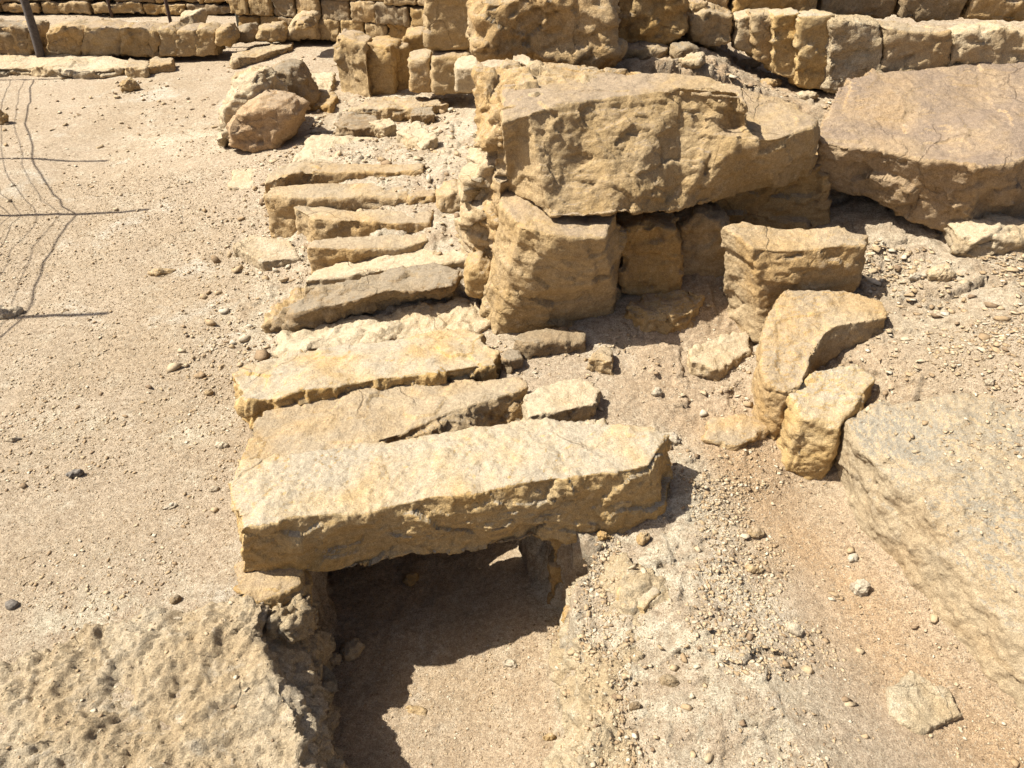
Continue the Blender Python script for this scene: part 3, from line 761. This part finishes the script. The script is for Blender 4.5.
# upright kerb blocks beyond the steps
for lab, top, mt in (
    ('nearest of the upright blocks beyond the steps, rough grey-brown face', [(333, 38, .58), (364, 44, .58), (374, 35, .58), (345, 30, .58)], 'brown'),
    ('second upright block beyond the steps, orange shaded side', [(366, 45, .56), (391, 47, .56), (402, 37, .56), (376, 35, .56)], 'ochre'),
    ('third and narrowest upright block beyond the steps', [(393, 49, .53), (406, 48, .53), (412, 39, .53), (402, 38, .53)], 'ochre'),
    ('farthest and tallest upright block, next to the pale masonry', [(402, 36, .57), (424, 34, .57), (428, 26, .57), (406, 27, .57)], 'ochre')):
    slab('upright_block', lab, top, 0.22, mat=mt, cat='stone block', amp=0.7, smooth=2, topamp=0.5, group='upright blocks beyond the steps')
boulder('masonry_stone', 'tall smooth brown stone at the top edge left of the upper wall course',
     [(424, 52), (422, 0), (428, -30), (480, -34), (486, 10), (476, 50), (445, 54)], 4.6, 0.6, 'brown', smooth=5, amp=0.6, cat='stone block', front=0.92)
for lab, sil, Y, mt in (
    ('small cream masonry stone left of the square brown masonry stone', [(408, 94), (408, 60), (430, 56), (434, 96)], 4.65, 'sand'),
    ('square brown masonry stone under the tall smooth brown stone', [(431, 97), (430, 56), (470, 54), (474, 96)], 4.55, 'brown'),
    ('small bright cream stone against the corner of the wall', [(454, 96), (454, 68), (478, 66), (480, 94)], 4.2, 'pale')):
    boulder('masonry_stone', lab, sil, Y, 0.35, mt, smooth=3, amp=0.6, cat='stone block', front=0.9)

# upper course on the big stones
for nm, lab, sil, Y, dep, mt in (
    ('boulder', 'long rough-faced block of the upper course above the overhanging boulder', [(472, 62), (470, 16), (482, -2), (550, -10), (616, -12), (618, 56), (606, 76), (570, 66), (520, 60)], 3.03, 0.5, 'sand'),
    ('masonry_stone', 'ochre block of the upper course right of the long rough-faced one', [(613, 44), (612, -6), (640, -14), (686, -8), (690, 36), (664, 52), (630, 48)], 3.30, 0.4, 'ochre'),
    ('masonry_stone', 'small light stone of the upper course right of the ochre block', [(690, 44), (688, 18), (712, 8), (736, 14), (734, 42), (708, 48)], 3.36, 0.3, 'sand'),
    ('masonry_stone', 'low brown chinking stone under the ochre block', [(618, 62), (618, 46), (650, 46), (672, 50), (668, 60), (640, 64)], 3.24, 0.2, 'brown'),
    ('masonry_stone', 'little rounded chinking stone right of the low brown one', [(672, 60), (676, 48), (692, 46), (702, 54), (696, 62)], 3.20, 0.12, 'grey'),
    ('masonry_stone', 'small dark cobble squeezed between upper course and top edge', [(690, 18), (692, 2), (706, 0), (710, 12), (704, 20)], 3.40, 0.2, 'brown')):
    boulder(nm, lab, sil, Y, dep, mt, smooth=3, amp=1.0, cat='boulder' if nm == 'boulder' else 'stone block', front=0.88)
lean = [
 ('narrow pale leaning stone, leftmost of the upright row at upper right', [(736, 50), (738, 18), (756, 15), (758, 56)], 'pale'),
 ('second leaning stone of the upright row at upper right', [(754, 62), (752, 13), (776, 12), (779, 66)], 'sand'),
 ('third leaning stone of the upright row, orange-streaked', [(772, 76), (774, 14), (800, 13), (798, 80)], 'cover'),
 ('fourth leaning stone of the upright row, half white and half orange', [(795, 88), (800, 16), (838, 16), (832, 92)], 'cover'),
 ('fifth and broadest stone of the upright row, pale crusty top', [(828, 94), (834, 18), (884, 24), (880, 94)], 'crust'),
 ('low cream stone behind the huge flat-topped boulder', [(880, 80), (884, 28), (950, 30), (956, 80)], 'sand'),
 ('weathered stone behind the huge boulder near the right edge', [(950, 76), (952, 36), (1000, 30), (1034, 36), (1036, 70)], 'pale')]
for i, (lab, sil, mt) in enumerate(lean):
    boulder('upright_stone', lab, sil, 3.36 - 0.045 * min(i, 4), 0.18, mt, smooth=1, amp=0.8, cat='stone', front=0.97, group='upright stones at upper right')

# ------------------------------------------------------------------ masonry walls far back: one thing each, stones as parts
def wall(name, label, p0, p1, courses, zb, bw=(0.2, 0.4), bh=0.16, th=0.3, mats=('sand', 'ochre', 'grey', 'brown'), seed=1, jag=0.0, voxel=0.014):
    r = random.Random(seed)
    e = bpy.data.objects.new(name, None); COL.objects.link(e)
    a, b = np.array(p0), np.array(p1); L = np.hypot(*(b - a)); d = (b - a) / L; nrm = np.array((-d[1], d[0]))
    e.location = (a[0], a[1], zb); tag(e, label, 'wall')
    for c in range(courses):
        s = -r.random() * 0.15
        h = bh * r.uniform(0.85, 1.1)
        z0 = zb + c * bh
        while s < L:
            w = r.uniform(*bw)
            if not (c == courses - 1 and r.random() < jag):
                hh = h * r.uniform(0.9, 1.15) if c == courses - 1 else bh * 1.02
                q = [a + d * (s + 0.008), a + d * (s + w - 0.008)]
                off = r.uniform(-0.03, 0.03)
                B = np.array([(*(q[0] + nrm * off), z0), (*(q[1] + nrm * (off + r.uniform(-.02, .02))), z0), (*(q[1] + nrm * (off + th)), z0), (*(q[0] + nrm * (off + th)), z0)])
                T = B.copy(); T[:, 2] = z0 + hh - 0.006; T[:, 2] += [r.uniform(-.015, .015) for _ in range(4)]
                me = refine(loops_mesh([B, T]), voxel, 1)
                NROCK[0] += 1
                rough_up(me, max(w, hh) * 0.8, 0.8, 0.7, NROCK[0])
                finish(me, 'stone_block', r.choice(mats), None, None, parent=e)
            s += w
    return e

zg = lambda px, py: on_ground(px, py)
A0, A1 = Q(-60, 56, 6.35), Q(232, 50, 6.6)
# big edging stones of the far terrace, each its own thing
edge_px = [(-40, 30), (-6, 32), (44, 84), (82, 122), (119, 160), (158, 178), (175, 198), (194, 216)]
labs = ['shaded edging block cut by the left edge of the picture', 'shaded edging block just left of the wooden post', 'broad shaded edging block just right of the wooden post',
        'edging block with a slanting right shoulder, second right of the wooden post', 'long edging block in the middle of the far row', 'narrow edging block right of the long one',
        'short edging block beneath the small square block', 'last squared edging block at the right end of the far row']
for (x0, x1), lab in zip(edge_px, labs):
    zt_ = 26 + random.uniform(-1.5, 2)
    if x1 - x0 < 34: zt_ += 2
    boulder('edging_block', lab, [(x0, 57), (x0, zt_ + 2), (x0 + (x1 - x0) * 0.4, zt_), (x1 - 3, zt_ + random.uniform(0, 5)), (x1, zt_ + 7), (x1, 57)],
            6.25, 0.35, random.choice(('sand', 'ochre', 'brown', 'grey')), smooth=1, amp=0.8, cat='stone block', front=0.93, voxel=0.014, group='edging blocks of the far terrace')
far_rocks = [
 ('small square block standing on the far terrace beside the rusty post', [(177, 29), (177, 15), (196, 13), (199, 28)], 6.9, 'pale'),
 ('rounded rock at the right end of the far edging row', [(212, 46), (214, 30), (224, 28), (232, 40), (230, 48)], 6.2, 'brown'),
 ('low rock right of the far edging row, left of two lumps', [(230, 44), (234, 30), (246, 27), (254, 36), (252, 44)], 6.5, 'grey'),
 ('wide lump of rock in the far kerb', [(252, 42), (256, 28), (276, 26), (284, 34), (284, 44)], 6.5, 'brown'),
 ('big square rock at the right end of the far kerb', [(283, 42), (288, 22), (302, 12), (318, 12), (320, 40)], 6.6, 'sand'),
 ('tan stone in the gap left of the upright blocks', [(293, 32), (295, 22), (305, 20), (312, 30)], 6.2, 'brown'),
]
for lab, sil, Y, mt in far_rocks:
    boulder('rock', lab, sil, Y, 0.3, mt, smooth=3, amp=0.9, cat='rock', voxel=0.014)
slab('flat_slab', 'long low pale slab in front of the far edging row at the left',
     [(-60, 70, .25), (20, 66, .25), (80, 70, .25), (125, 68, .25), (140, 60, .26), (100, 54, .26), (50, 52, .26), (-60, 56, .26)], 0.15, mat='pale', cat='stone', amp=1.0, voxel=0.013)
slab('flat_slab', 'brown-fronted low stone at the right end of the long low slab',
     [(124, 67, .27), (146, 68, .27), (150, 60, .27), (130, 58, .27)], 0.15, mat='sand', cat='stone', voxel=0.012)
slab('flat_slab', 'rounded low stone at the far right of the long low slab',
     [(146, 66, .27), (172, 62, .27), (174, 57, .27), (152, 57, .27)], 0.15, mat='sand', cat='stone', voxel=0.012)
slab('flat_slab', 'curved low kerb stone on the dust right of the far row',
     [(232, 60, .28), (262, 54, .28), (292, 46, .28), (290, 41, .28), (255, 47, .28), (232, 54, .28)], 0.18, mat='sand', cat='stone', voxel=0.013)

a = V(255, 22, 0.30); b = V(430, 30, 0.34)
wall('stone_wall', 'ruined wall of squared blocks left of the tall smooth brown stone', (a[0], 6.9), (-0.30, 6.2), 3, 0.28, (0.16, 0.30), 0.15, seed=3, jag=0.2)
wall('stone_wall', 'far low wall of long flat blocks at the top left behind the iron posts', (-7.0, 8.2), (-1.7, 7.9), 2, 0.24, (0.3, 0.6), 0.10, seed=5, jag=0.2)
wall('stone_wall', 'second far wall rising behind the low one at the very top edge', (-8.0, 9.3), (0.2, 8.8), 4, 0.26, (0.25, 0.5), 0.14, seed=6, jag=0.1)
wall('stone_wall', 'course of big dark-jointed blocks along the top edge at upper right', (0.72, 3.50), (3.2, 3.30), 2, 1.0, (0.22, 0.40), 0.17, th=0.3, seed=9, voxel=0.010)

# ------------------------------------------------------------------ posts and wire fence
def tube(pts, r, n=7):
    pts = [np.array(p, float) for p in pts]; V_ = []; F_ = []
    rr = r if hasattr(r, '__len__') else [r] * len(pts)
    for k, p in enumerate(pts):
        d = pts[min(k + 1, len(pts) - 1)] - pts[max(k - 1, 0)]; d /= np.linalg.norm(d)
        u = np.cross(d, (0, 0, 1) if abs(d[2]) < 0.9 else (1, 0, 0)); u /= np.linalg.norm(u); w = np.cross(d, u)
        for i in range(n):
            t = 2 * math.pi * i / n; V_.append(p + rr[k] * (math.cos(t) * u + math.sin(t) * w))
    for k in range(len(pts) - 1):
        for i in range(n):
            j = (i + 1) % n; F_.append((k * n + i, k * n + j, (k + 1) * n + j, (k + 1) * n + i))
    F_.append(tuple(range(n))[::-1]); F_.append(tuple((len(pts) - 1) * n + i for i in range(n)))
    return mesh_from(V_, F_, 'tube')
def post(name, label, px, py, Yd, h, r, mat, lean=(0, 0)):
    b_ = Q(px, py, Yd)
    pts = [(b_[0] + lean[0] * t + random.uniform(-1, 1) * r * 0.15, b_[1] + lean[1] * t, b_[2] - 0.08 + (h + 0.08) * t) for t in np.linspace(0, 1, 12)]
    rr = [r * random.uniform(0.85, 1.1) for _ in pts]
    o = finish(tube(pts, rr, 9), name, mat, label, 'post')
    return o
post('wooden_post', 'thick weathered wooden post leaning left at the top left', 40, 54, 6.22, 1.25, 0.030, 'wood', (0.05, 0))
post('iron_post', 'thin rusty iron post standing beside the small square block', 172, 28, 6.7, 1.2, 0.014, 'iron')
post('iron_post', 'thin iron post at the top edge between the wooden post and the rusty one', 110, 8, 8.0, 1.2, 0.014, 'iron')
post('iron_post', 'left one of the two grey posts close together at the top edge', 237, 17, 7.2, 1.2, 0.014, 'steel')
post('iron_post', 'right one of the two grey posts close together at the top edge', 259, 18, 7.3, 1.2, 0.014, 'steel')

# fence beside the path, out of frame on the left; its shadow lies on the dust
fe = bpy.data.objects.new('wire_fence', None); COL.objects.link(fe)
tips = [(108, 313), (150, 209), (105, 160), (95, 79)]
hp = 1.55
k_ = hp / math.tan(SUN_EL)
bases = []
for tx, ty in tips:
    p = on_ground(tx, ty)
    bases.append(np.array((p[0] - k_ * math.cos(SUN_FROM), p[1] + k_ * math.sin(SUN_FROM), 0.0)))
bases = [bases[0] + np.array((0.0, -1.35, 0))] + bases
fe.location = (bases[1][0], bases[1][1], 0); tag(fe, 'wire fence beside the path, seen only by its shadow on the dust', 'fence')
for bq in bases:
    g0 = gz(bq[0], bq[1])
    pts = [(bq[0], bq[1], g0 - 0.1 + (hp + 0.1) * t) for t in np.linspace(0, 1, 4)]
    finish(tube(pts, 0.011, 8), 'post', 'iron', None, None, parent=fe)
rw = random.Random(8)
for w, hz in enumerate((1.08, 0.98, 0.84, 0.72, 0.62, 0.50, 0.38)):
    pts = []
    for i in range(len(bases) - 1):
        for t in np.linspace(0, 1, 9)[:-1]:
            q = bases[i] * (1 - t) + bases[i + 1] * t
            pts.append((q[0] + rw.uniform(-.012, .012), q[1], gz(q[0], q[1]) * 0 + 0.05 + hz + rw.uniform(-.014, .014) - 0.06 * math.sin(math.pi * t)))
    q = bases[-1]; pts.append((q[0], q[1], 0.05 + hz))
    finish(tube(pts, 0.0050 if w == 0 else 0.0022, 6), 'wire', 'iron', None, None, parent=fe)

# ------------------------------------------------------------------ loose stones worth naming
def loose(label, px, py, wpx, hgt, mat, name='loose_stone', asp=0.7, flatn=0.5, rot=0.0, ground=None, seed=0):
    p = on_ground(px, py) if ground is None else V(px, py, ground)
    t = np.linalg.norm(p - np.array((0, 0, CAM_H)))
    w = wpx / FPX * t
    n_ = 6; r = random.Random(seed + px * 3 + py)
    ang = [2 * math.pi * i / n_ for i in range(n_)]
    R = [r.uniform(0.65, 1.15) for _ in ang]
    def ringz(s, zz, dx=0):
        out = []
        for a_, q in zip(ang, R):
            x, y = math.cos(a_) * q * w / 2 * s + dx, math.sin(a_) * q * w / 2 * asp * s
            out.append((p[0] + x * math.cos(rot) - y * math.sin(rot), p[1] + x * math.sin(rot) + y * math.cos(rot), p[2] + zz))
        return np.array(out)
    h = hgt * w
    me = refine(loops_mesh([ringz(0.7, -h * 0.35), ringz(1.0, h * 0.15), ringz(0.95, h * 0.45), ringz(flatn, h * 0.85, r.uniform(-.1, .1) * w)]), max(0.0022, w / 26), 1)
    NROCK[0] += 1
    rough_up(me, w, 0.9, 0.9, NROCK[0])
    return finish(me, name, mat, label, 'stone')
L_ = [
 ('white-grey egg-shaped stone on the sunlit channel floor', 509, 672, 25, 0.7, 'white', 0.9, -0.38),
 ('thin upright-looking sherd on the channel floor below the shade', 419, 712, 22, 0.3, 'sand', 0.45, -0.38),
 ('pale angular stone deep in the shade at the left of the channel floor', 352, 652, 22, 0.6, 'pale', 0.8, -0.37),
 ('smaller pale stone beside the angular one in the shade', 334, 661, 15, 0.6, 'pale', 0.8, -0.37),
 ('ochre lump in the darkest part of the channel', 411, 582, 15, 0.9, 'ochre', 0.9, -0.39),
 ('white pointed stone on the orange earth of the right-hand trough', 859, 590, 18, 0.7, 'white', 0.8, None),
 ('tiny white chip just above the pointed white stone', 851, 559, 9, 0.5, 'white', 0.8, None),
 ('dark grey pebble lying on the path at the left', 76, 475, 19, 0.38, 'dark', 0.6, None),
 ('small brown pebble near the left end of the orange-tinted slab', 209, 394, 9, 0.7, 'brown', 0.8, None),
 ('thin flat plate with a shadow under it in the middle of the path', 164, 273, 27, 0.2, 'sand', 0.5, None),
 ('brown angular stone alone on the far part of the path', 130, 90, 18, 0.6, 'brown', 0.7, None),
 ('brown stone cut off by the left edge beside the fence shadow', 0, 124, 16, 0.9, 'brown', 0.7, None),
 ('pale flat stone at the left edge on the fence shadow', 8, 315, 26, 0.3, 'white', 0.6, None),
 ('dark round pebble on the path at the lower left', 13, 606, 11, 0.45, 'dark', 0.7, None),
 ('dark flat pebble above the left edge of the rock shelf', 177, 600, 9, 0.6, 'grey', 0.8, None),
 ('oval white-grey pebble at the edge of the rock shelf', 178, 621, 13, 0.5, 'white', 0.6, None),
 ('flat white chip on the path left of the cover slabs', 222, 445, 15, 0.3, 'white', 0.6, None),
 ('small white chip on the path left of the largest slab', 214, 490, 11, 0.4, 'white', 0.7, None),
 ('white sliver on the path at lower middle left', 170, 508, 17, 0.25, 'white', 0.5, None),
 ('long white-grey chip on the path near the left edge', 14, 440, 15, 0.3, 'white', 0.5, None),
 ('pale triangular stone at the right tip of the front cover slab', 672, 441, 20, 0.35, 'white', 0.6, None),
 ('brown angular stone on the bank by the right prop stone', 643, 541, 18, 0.7, 'sand', 0.7, None),
 ('reddish stone half buried where slab meets bank', 605, 538, 20, 0.5, 'ochre', 0.7, None),
 ('thin brown plate on the upper part of the bank', 755, 535, 22, 0.35, 'brown', 0.5, None),
 ('narrow leaf-shaped chip on the bank right of the crust', 756, 571, 20, 0.3, 'sand', 0.4, None),
 ('flat pale chip on the bank below the leaf-shaped chip', 792, 630, 18, 0.5, 'white', 0.8, None),
 ('dark-sided flat chip in the middle of the bank', 668, 682, 20, 0.4, 'grey', 0.6, None),
 ('small dark cobble at the front of the bank', 634, 707, 14, 0.6, 'grey', 0.7, None),
 ('rusty brown chip at the bottom of the bank beside the channel', 550, 738, 12, 0.6, 'ochre', 0.6, None),
 ('white angular chip on the slope above the bank', 656, 394, 14, 0.6, 'white', 0.8, None),
 ('narrow slanted chip on the slope above the bank', 714, 372, 22, 0.3, 'pale', 0.4, None),
 ('white round stone on the rubble right of the knee-shaped rock', 844, 345, 15, 0.6, 'white', 0.7, None),
 ('greenish-white stone in the rubble under the huge boulder', 938, 275, 26, 0.4, 'pale', 0.8, None),
 ('flat stone in the rubble left of the greenish-white one', 919, 277, 26, 0.25, 'white', 0.5, None),
 ('pale stone lying on the grey bedrock hump', 989, 383, 13, 0.6, 'white', 0.8, None),
 ('pale blade-shaped stone on the terrace behind the overhanging boulder', 744, 66, 44, 0.15, 'white', 0.3, None),
 ('rounded pale stone on the terrace left of the blade-shaped one', 692, 64, 30, 0.3, 'pale', 0.6, None),
 ('cream stone on the terrace by the foot of the upright row', 806, 98, 26, 0.25, 'pale', 0.7, None),
 ('wide cream stone on the terrace between blade-shaped and upright stones', 770, 84, 24, 0.25, 'sand', 0.7, None),
 ('small grey stone at the foot of the light upper-course stone', 708, 47, 18, 0.7, 'grey', 0.8, None),
]
for i, (lab, px, py, w, h, mt, asp, gr) in enumerate(L_):
    loose(lab, px, py, w, h, mt, asp=asp, ground=gr, rot=random.uniform(-.5, .5), seed=i)

# ------------------------------------------------------------------ gravel and chips (uncountable)
def stone_variants(n):
    t_ = (1 + 5 ** 0.5) / 2
    v = np.array([(-1, t_, 0), (1, t_, 0), (-1, -t_, 0), (1, -t_, 0), (0, -1, t_), (0, 1, t_), (0, -1, -t_), (0, 1, -t_), (t_, 0, -1), (t_, 0, 1), (-t_, 0, -1), (-t_, 0, 1)]) / 1.9
    f = np.array([(0, 11, 5), (0, 5, 1), (0, 1, 7), (0, 7, 10), (0, 10, 11), (1, 5, 9), (5, 11, 4), (11, 10, 2), (10, 7, 6), (7, 1, 8), (3, 9, 4), (3, 4, 2), (3, 2, 6), (3, 6, 8), (3, 8, 9), (4, 9, 5), (2, 4, 11), (6, 2, 10), (8, 6, 7), (9, 8, 1)])
    return [v * (1 + RNG.uniform(-.45, .35, (12, 1))) + RNG.uniform(-.28, .28, (12, 3)) for _ in range(n)], f
VAR, VF = stone_variants(24)
def gravel_mat():
    m = bpy.data.materials.new('loose_chips'); t = NT(m)
    geo = t.new('ShaderNodeNewGeometry')
    isl = geo.outputs['Random Per Island']
    cr = t.new('ShaderNodeValToRGB'); t.l.new(isl, cr.inputs[0])
    el = cr.color_ramp.elements
    el[0].color = (0.30, 0.205, 0.125, 1); el[1].color = (0.72, 0.62, 0.46, 1)
    for p_, c in ((0.2, (0.46, 0.32, 0.18, 1)), (0.5, (0.55, 0.405, 0.24, 1)), (0.8, (0.62, 0.49, 0.32, 1))):
        e = el.new(p_); e.color = c
    n = t.noise(geo.outputs['Position'], 120, 5, 0.7)
    col = t.mix(1.0, cr.outputs[0], t.mix(t.rng(n, 0.3, 0.7), (0.8, 0.8, 0.8, 1), (1.15, 1.15, 1.15, 1)), 'MULTIPLY')
    t.l.new(t.albedo(col, 0.66), t.bsdf.inputs['Base Color']); t.bsdf.inputs['Roughness'].default_value = 0.95
    t.bsdf.inputs['Specular IOR Level'].default_value = 0.12
    t.l.new(t.bump(n, 0.6, 0.004), t.bsdf.inputs['Normal'])
    return m
M['gravel'] = gravel_mat()

# surfaces the chips can lie on
bpy.context.view_layer.update()
def bvh_of(o, zc=None):
    co_ = get_co(o.data) + np.array(o.location, np.float32)
    me = o.data
    nl = len(me.loops); li = np.empty(nl, np.int32); me.loops.foreach_get('vertex_index', li)
    return BVHTree.FromPolygons(co_.tolist(), [tuple(p.vertices) for p in me.polygons])
bedset = [o for o in COL.objects if o.get('category') == 'bedrock']
rockset = [o for o in COL.objects if o.type == 'MESH' and o.get('category') in ('rock', 'stone', 'stone slab', 'stone block', 'boulder') and len(o.data.vertices) > 1500]
def join_bvh(objs):
  allv, allf, offn = [], [], 0
  for o in objs:
    c_ = get_co(o.data) + np.array(o.location, np.float32)
    me = o.data; nl = len(me.loops); li = np.empty(nl, np.int32); me.loops.foreach_get('vertex_index', li)
    lt = np.empty(len(me.polygons), np.int32); me.polygons.foreach_get('loop_total', lt)
    if (lt == 4).all(): allf.append(li.reshape(-1, 4) + offn); allv.append(c_); offn += len(c_)
  return BVHTree.FromPolygons(np.vstack(allv).tolist(), np.vstack(allf).tolist())
RB = join_bvh(rockset); BB = join_bvh(bedset)
cog = co.reshape(ny, nx, 3)
def drop(x, y, allow_rock):
    i = int(np.clip(np.searchsorted(xs, x), 1, nx - 1)); j = int(np.clip(np.searchsorted(ys, y), 1, ny - 1))
    zg_ = cog[j, i, 2]
    h = RB.ray_cast(Vector((x, y, 3.0)), Vector((0, 0, -1)))
    if h[0] is not None and h[0].z > zg_: return None
    h = BB.ray_cast(Vector((x, y, 3.0)), Vector((0, 0, -1)))
    if h[0] is not None and h[0].z > zg_:
        if h[1].z < 0.75 or RNG.random() > (0.75 if x > 0 else 0.3): return None
        return h[0].z
    return zg_
def gravel(name, label, pts, mat='gravel'):
    vs, fs, k = [], [], 0
    for (x, y, s, fl, ar) in pts:
        z_ = drop(x, y, ar)
        if z_ is None: continue
        v = VAR[RNG.integers(24)] * np.array((1, RNG.uniform(.4, .9), fl)) * s
        a_ = RNG.uniform(0, 6.28); c_, s_ = math.cos(a_), math.sin(a_)
        tl = RNG.uniform(-.35, .35); ct, st_ = math.cos(tl), math.sin(tl)
        v = v @ np.array(((1, 0, 0), (0, ct, st_), (0, -st_, ct))) @ np.array(((c_, s_, 0), (-s_, c_, 0), (0, 0, 1)))
        vs.append(v + np.array((x, y, z_ + s * fl * 0.35))); fs.append(VF + k); k += 12
    me = np_mesh(name, np.vstack(vs), tris=np.vstack(fs))
    me.materials.append(M[mat])
    o = bpy.data.objects.new(name, me); COL.objects.link(o); tag(o, label, 'gravel', kind='stuff')
    return o
def psize(lo, hi, n): return lo * (hi / lo) ** (RNG.random(n) ** 3.2)
def zone_pts(n, fx, lo, hi, fl=(0.4, 0.8), ar=0, clump=None):
    xy = fx(n); s = psize(lo, hi, len(xy))
    if clump is not None:
        p = np.stack((xy[:, 0], xy[:, 1], np.zeros(len(xy))), 1)
        k = fbm(p, clump, 3) + RNG.uniform(-.35, .35, len(xy)) > 0.0
        xy, s = xy[k], s[k]
    return [(x, y, q, RNG.uniform(*fl), ar) for (x, y), q in zip(xy, s)]
def px_area(x0, x1, y0, y1, zr):
    def f(n):
        # even over the ground: rejection from a world box spanned by the picture area
        out = []
        c_ = [V(x0, y0, zr), V(x1, y0, zr), V(x0, y1, zr), V(x1, y1, zr)]
        X0, X1 = min(c[0] for c in c_), max(c[0] for c in c_); Y0, Y1 = min(c[1] for c in c_), max(c[1] for c in c_)
        return np.stack((RNG.uniform(X0, X1, n), RNG.uniform(Y0, Y1, n)), 1)
    return f
box = lambda X0, X1, Y0, Y1: (lambda n: np.stack((RNG.uniform(X0, X1, n), RNG.uniform(Y0, Y1, n)), 1))
pts = zone_pts(14000, box(-1.7, -0.5, 0.85, 2.3), 0.0012, 0.0085, (.3, .6), 0, clump=5)
pts += zone_pts(26000, box(-1.7, -0.5, 0.85, 2.3), 0.0012, 0.0032, (.3, .7), 0)
pts += zone_pts(20000, box(-2.6, -0.8, 2.2, 4.0), 0.0018, 0.0045, (.3, .7), 0)
pts += zone_pts(600, box(-1.2, -0.5, 0.85, 1.4), 0.0015, 0.006, (.3, .6), 1, clump=5)
pts += zone_pts(12000, box(-3.0, -0.7, 2.0, 4.5), 0.0018, 0.010, (.3, .6), clump=3)
pts += zone_pts(5000, box(-5.0, -0.6, 4.2, 8.5), 0.004, 0.020, (.3, .6), clump=2)
pts += zone_pts(260, box(-2.4, -0.75, 1.0, 3.6), 0.004, 0.013, (.35, .7), 0)
pts += zone_pts(160, box(-4.5, -1.2, 3.4, 6.2), 0.008, 0.026, (.35, .7), 0)
gravel('path_gravel', 'fine gravel and chips strewn over the dusty path on the left', pts)
pts = zone_pts(6000, box(-0.6, 0.2, 0.9, 1.5), 0.0012, 0.005, (.3, .6))
gravel('channel_gravel', 'grit and chips on the sandy floor of the open channel', pts)
pts = zone_pts(16000, box(0.12, 1.3, 0.85, 2.0), 0.0012, 0.0030, (0.3, 0.6), 0)
pts += zone_pts(34000, box(0.12, 0.80, 0.85, 1.75), 0.0012, 0.0095, (0.15, 0.45), 0, clump=5)
pts += zone_pts(5000, box(0.5, 1.3, 0.85, 2.1), 0.0012, 0.007, (0.2, 0.5), 0, clump=6)
pts += zone_pts(9000, box(0.0, 1.0, 1.75, 2.6), 0.0014, 0.011, (0.15, 0.45), 0, clump=5)
pts += zone_pts(420, box(0.15, 1.3, 0.9, 2.6), 0.005, 0.018, (.25, .6), 0)
gravel('bank_gravel', 'limestone chips thickly strewn over the bank right of the channel', pts)
pts = zone_pts(24000, box(0.9, 2.1, 1.9, 2.95), 0.0018, 0.015, (0.12, 0.4), 0, clump=4)
pts += zone_pts(8000, box(1.15, 1.9, 1.45, 2.1), 0.0015, 0.010, (0.2, 0.5), 1, clump=5)
pts += zone_pts(700, box(0.95, 2.1, 1.9, 2.95), 0.007, 0.026, (.2, .5), 0)
gravel('slope_rubble', 'angular rubble and flakes on the slope below the huge boulder', pts)
pts = zone_pts(9000, box(-1.2, 0.05, 2.3, 5.2), 0.0025, 0.014, (0.2, 0.5), 0, clump=4)
pts += zone_pts(1500, box(-0.9, 0.2, 1.75, 2.5), 0.0015, 0.007, (0.2, 0.5), 0, clump=6)
pts += zone_pts(5000, box(0.2, 2.0, 3.0, 3.6), 0.003, 0.018, (0.2, 0.5), 0, clump=5)
pts += zone_pts(1100, box(-1.3, 0.05, 2.2, 5.0), 0.007, 0.032, (.35, .7), 0)
gravel('step_gravel', 'loose grit and chips lying on the steps and the upper terrace', pts)
print('verts', sum(len(o.data.vertices) for o in COL.objects if o.type == 'MESH'), 'objects', len(COL.objects))
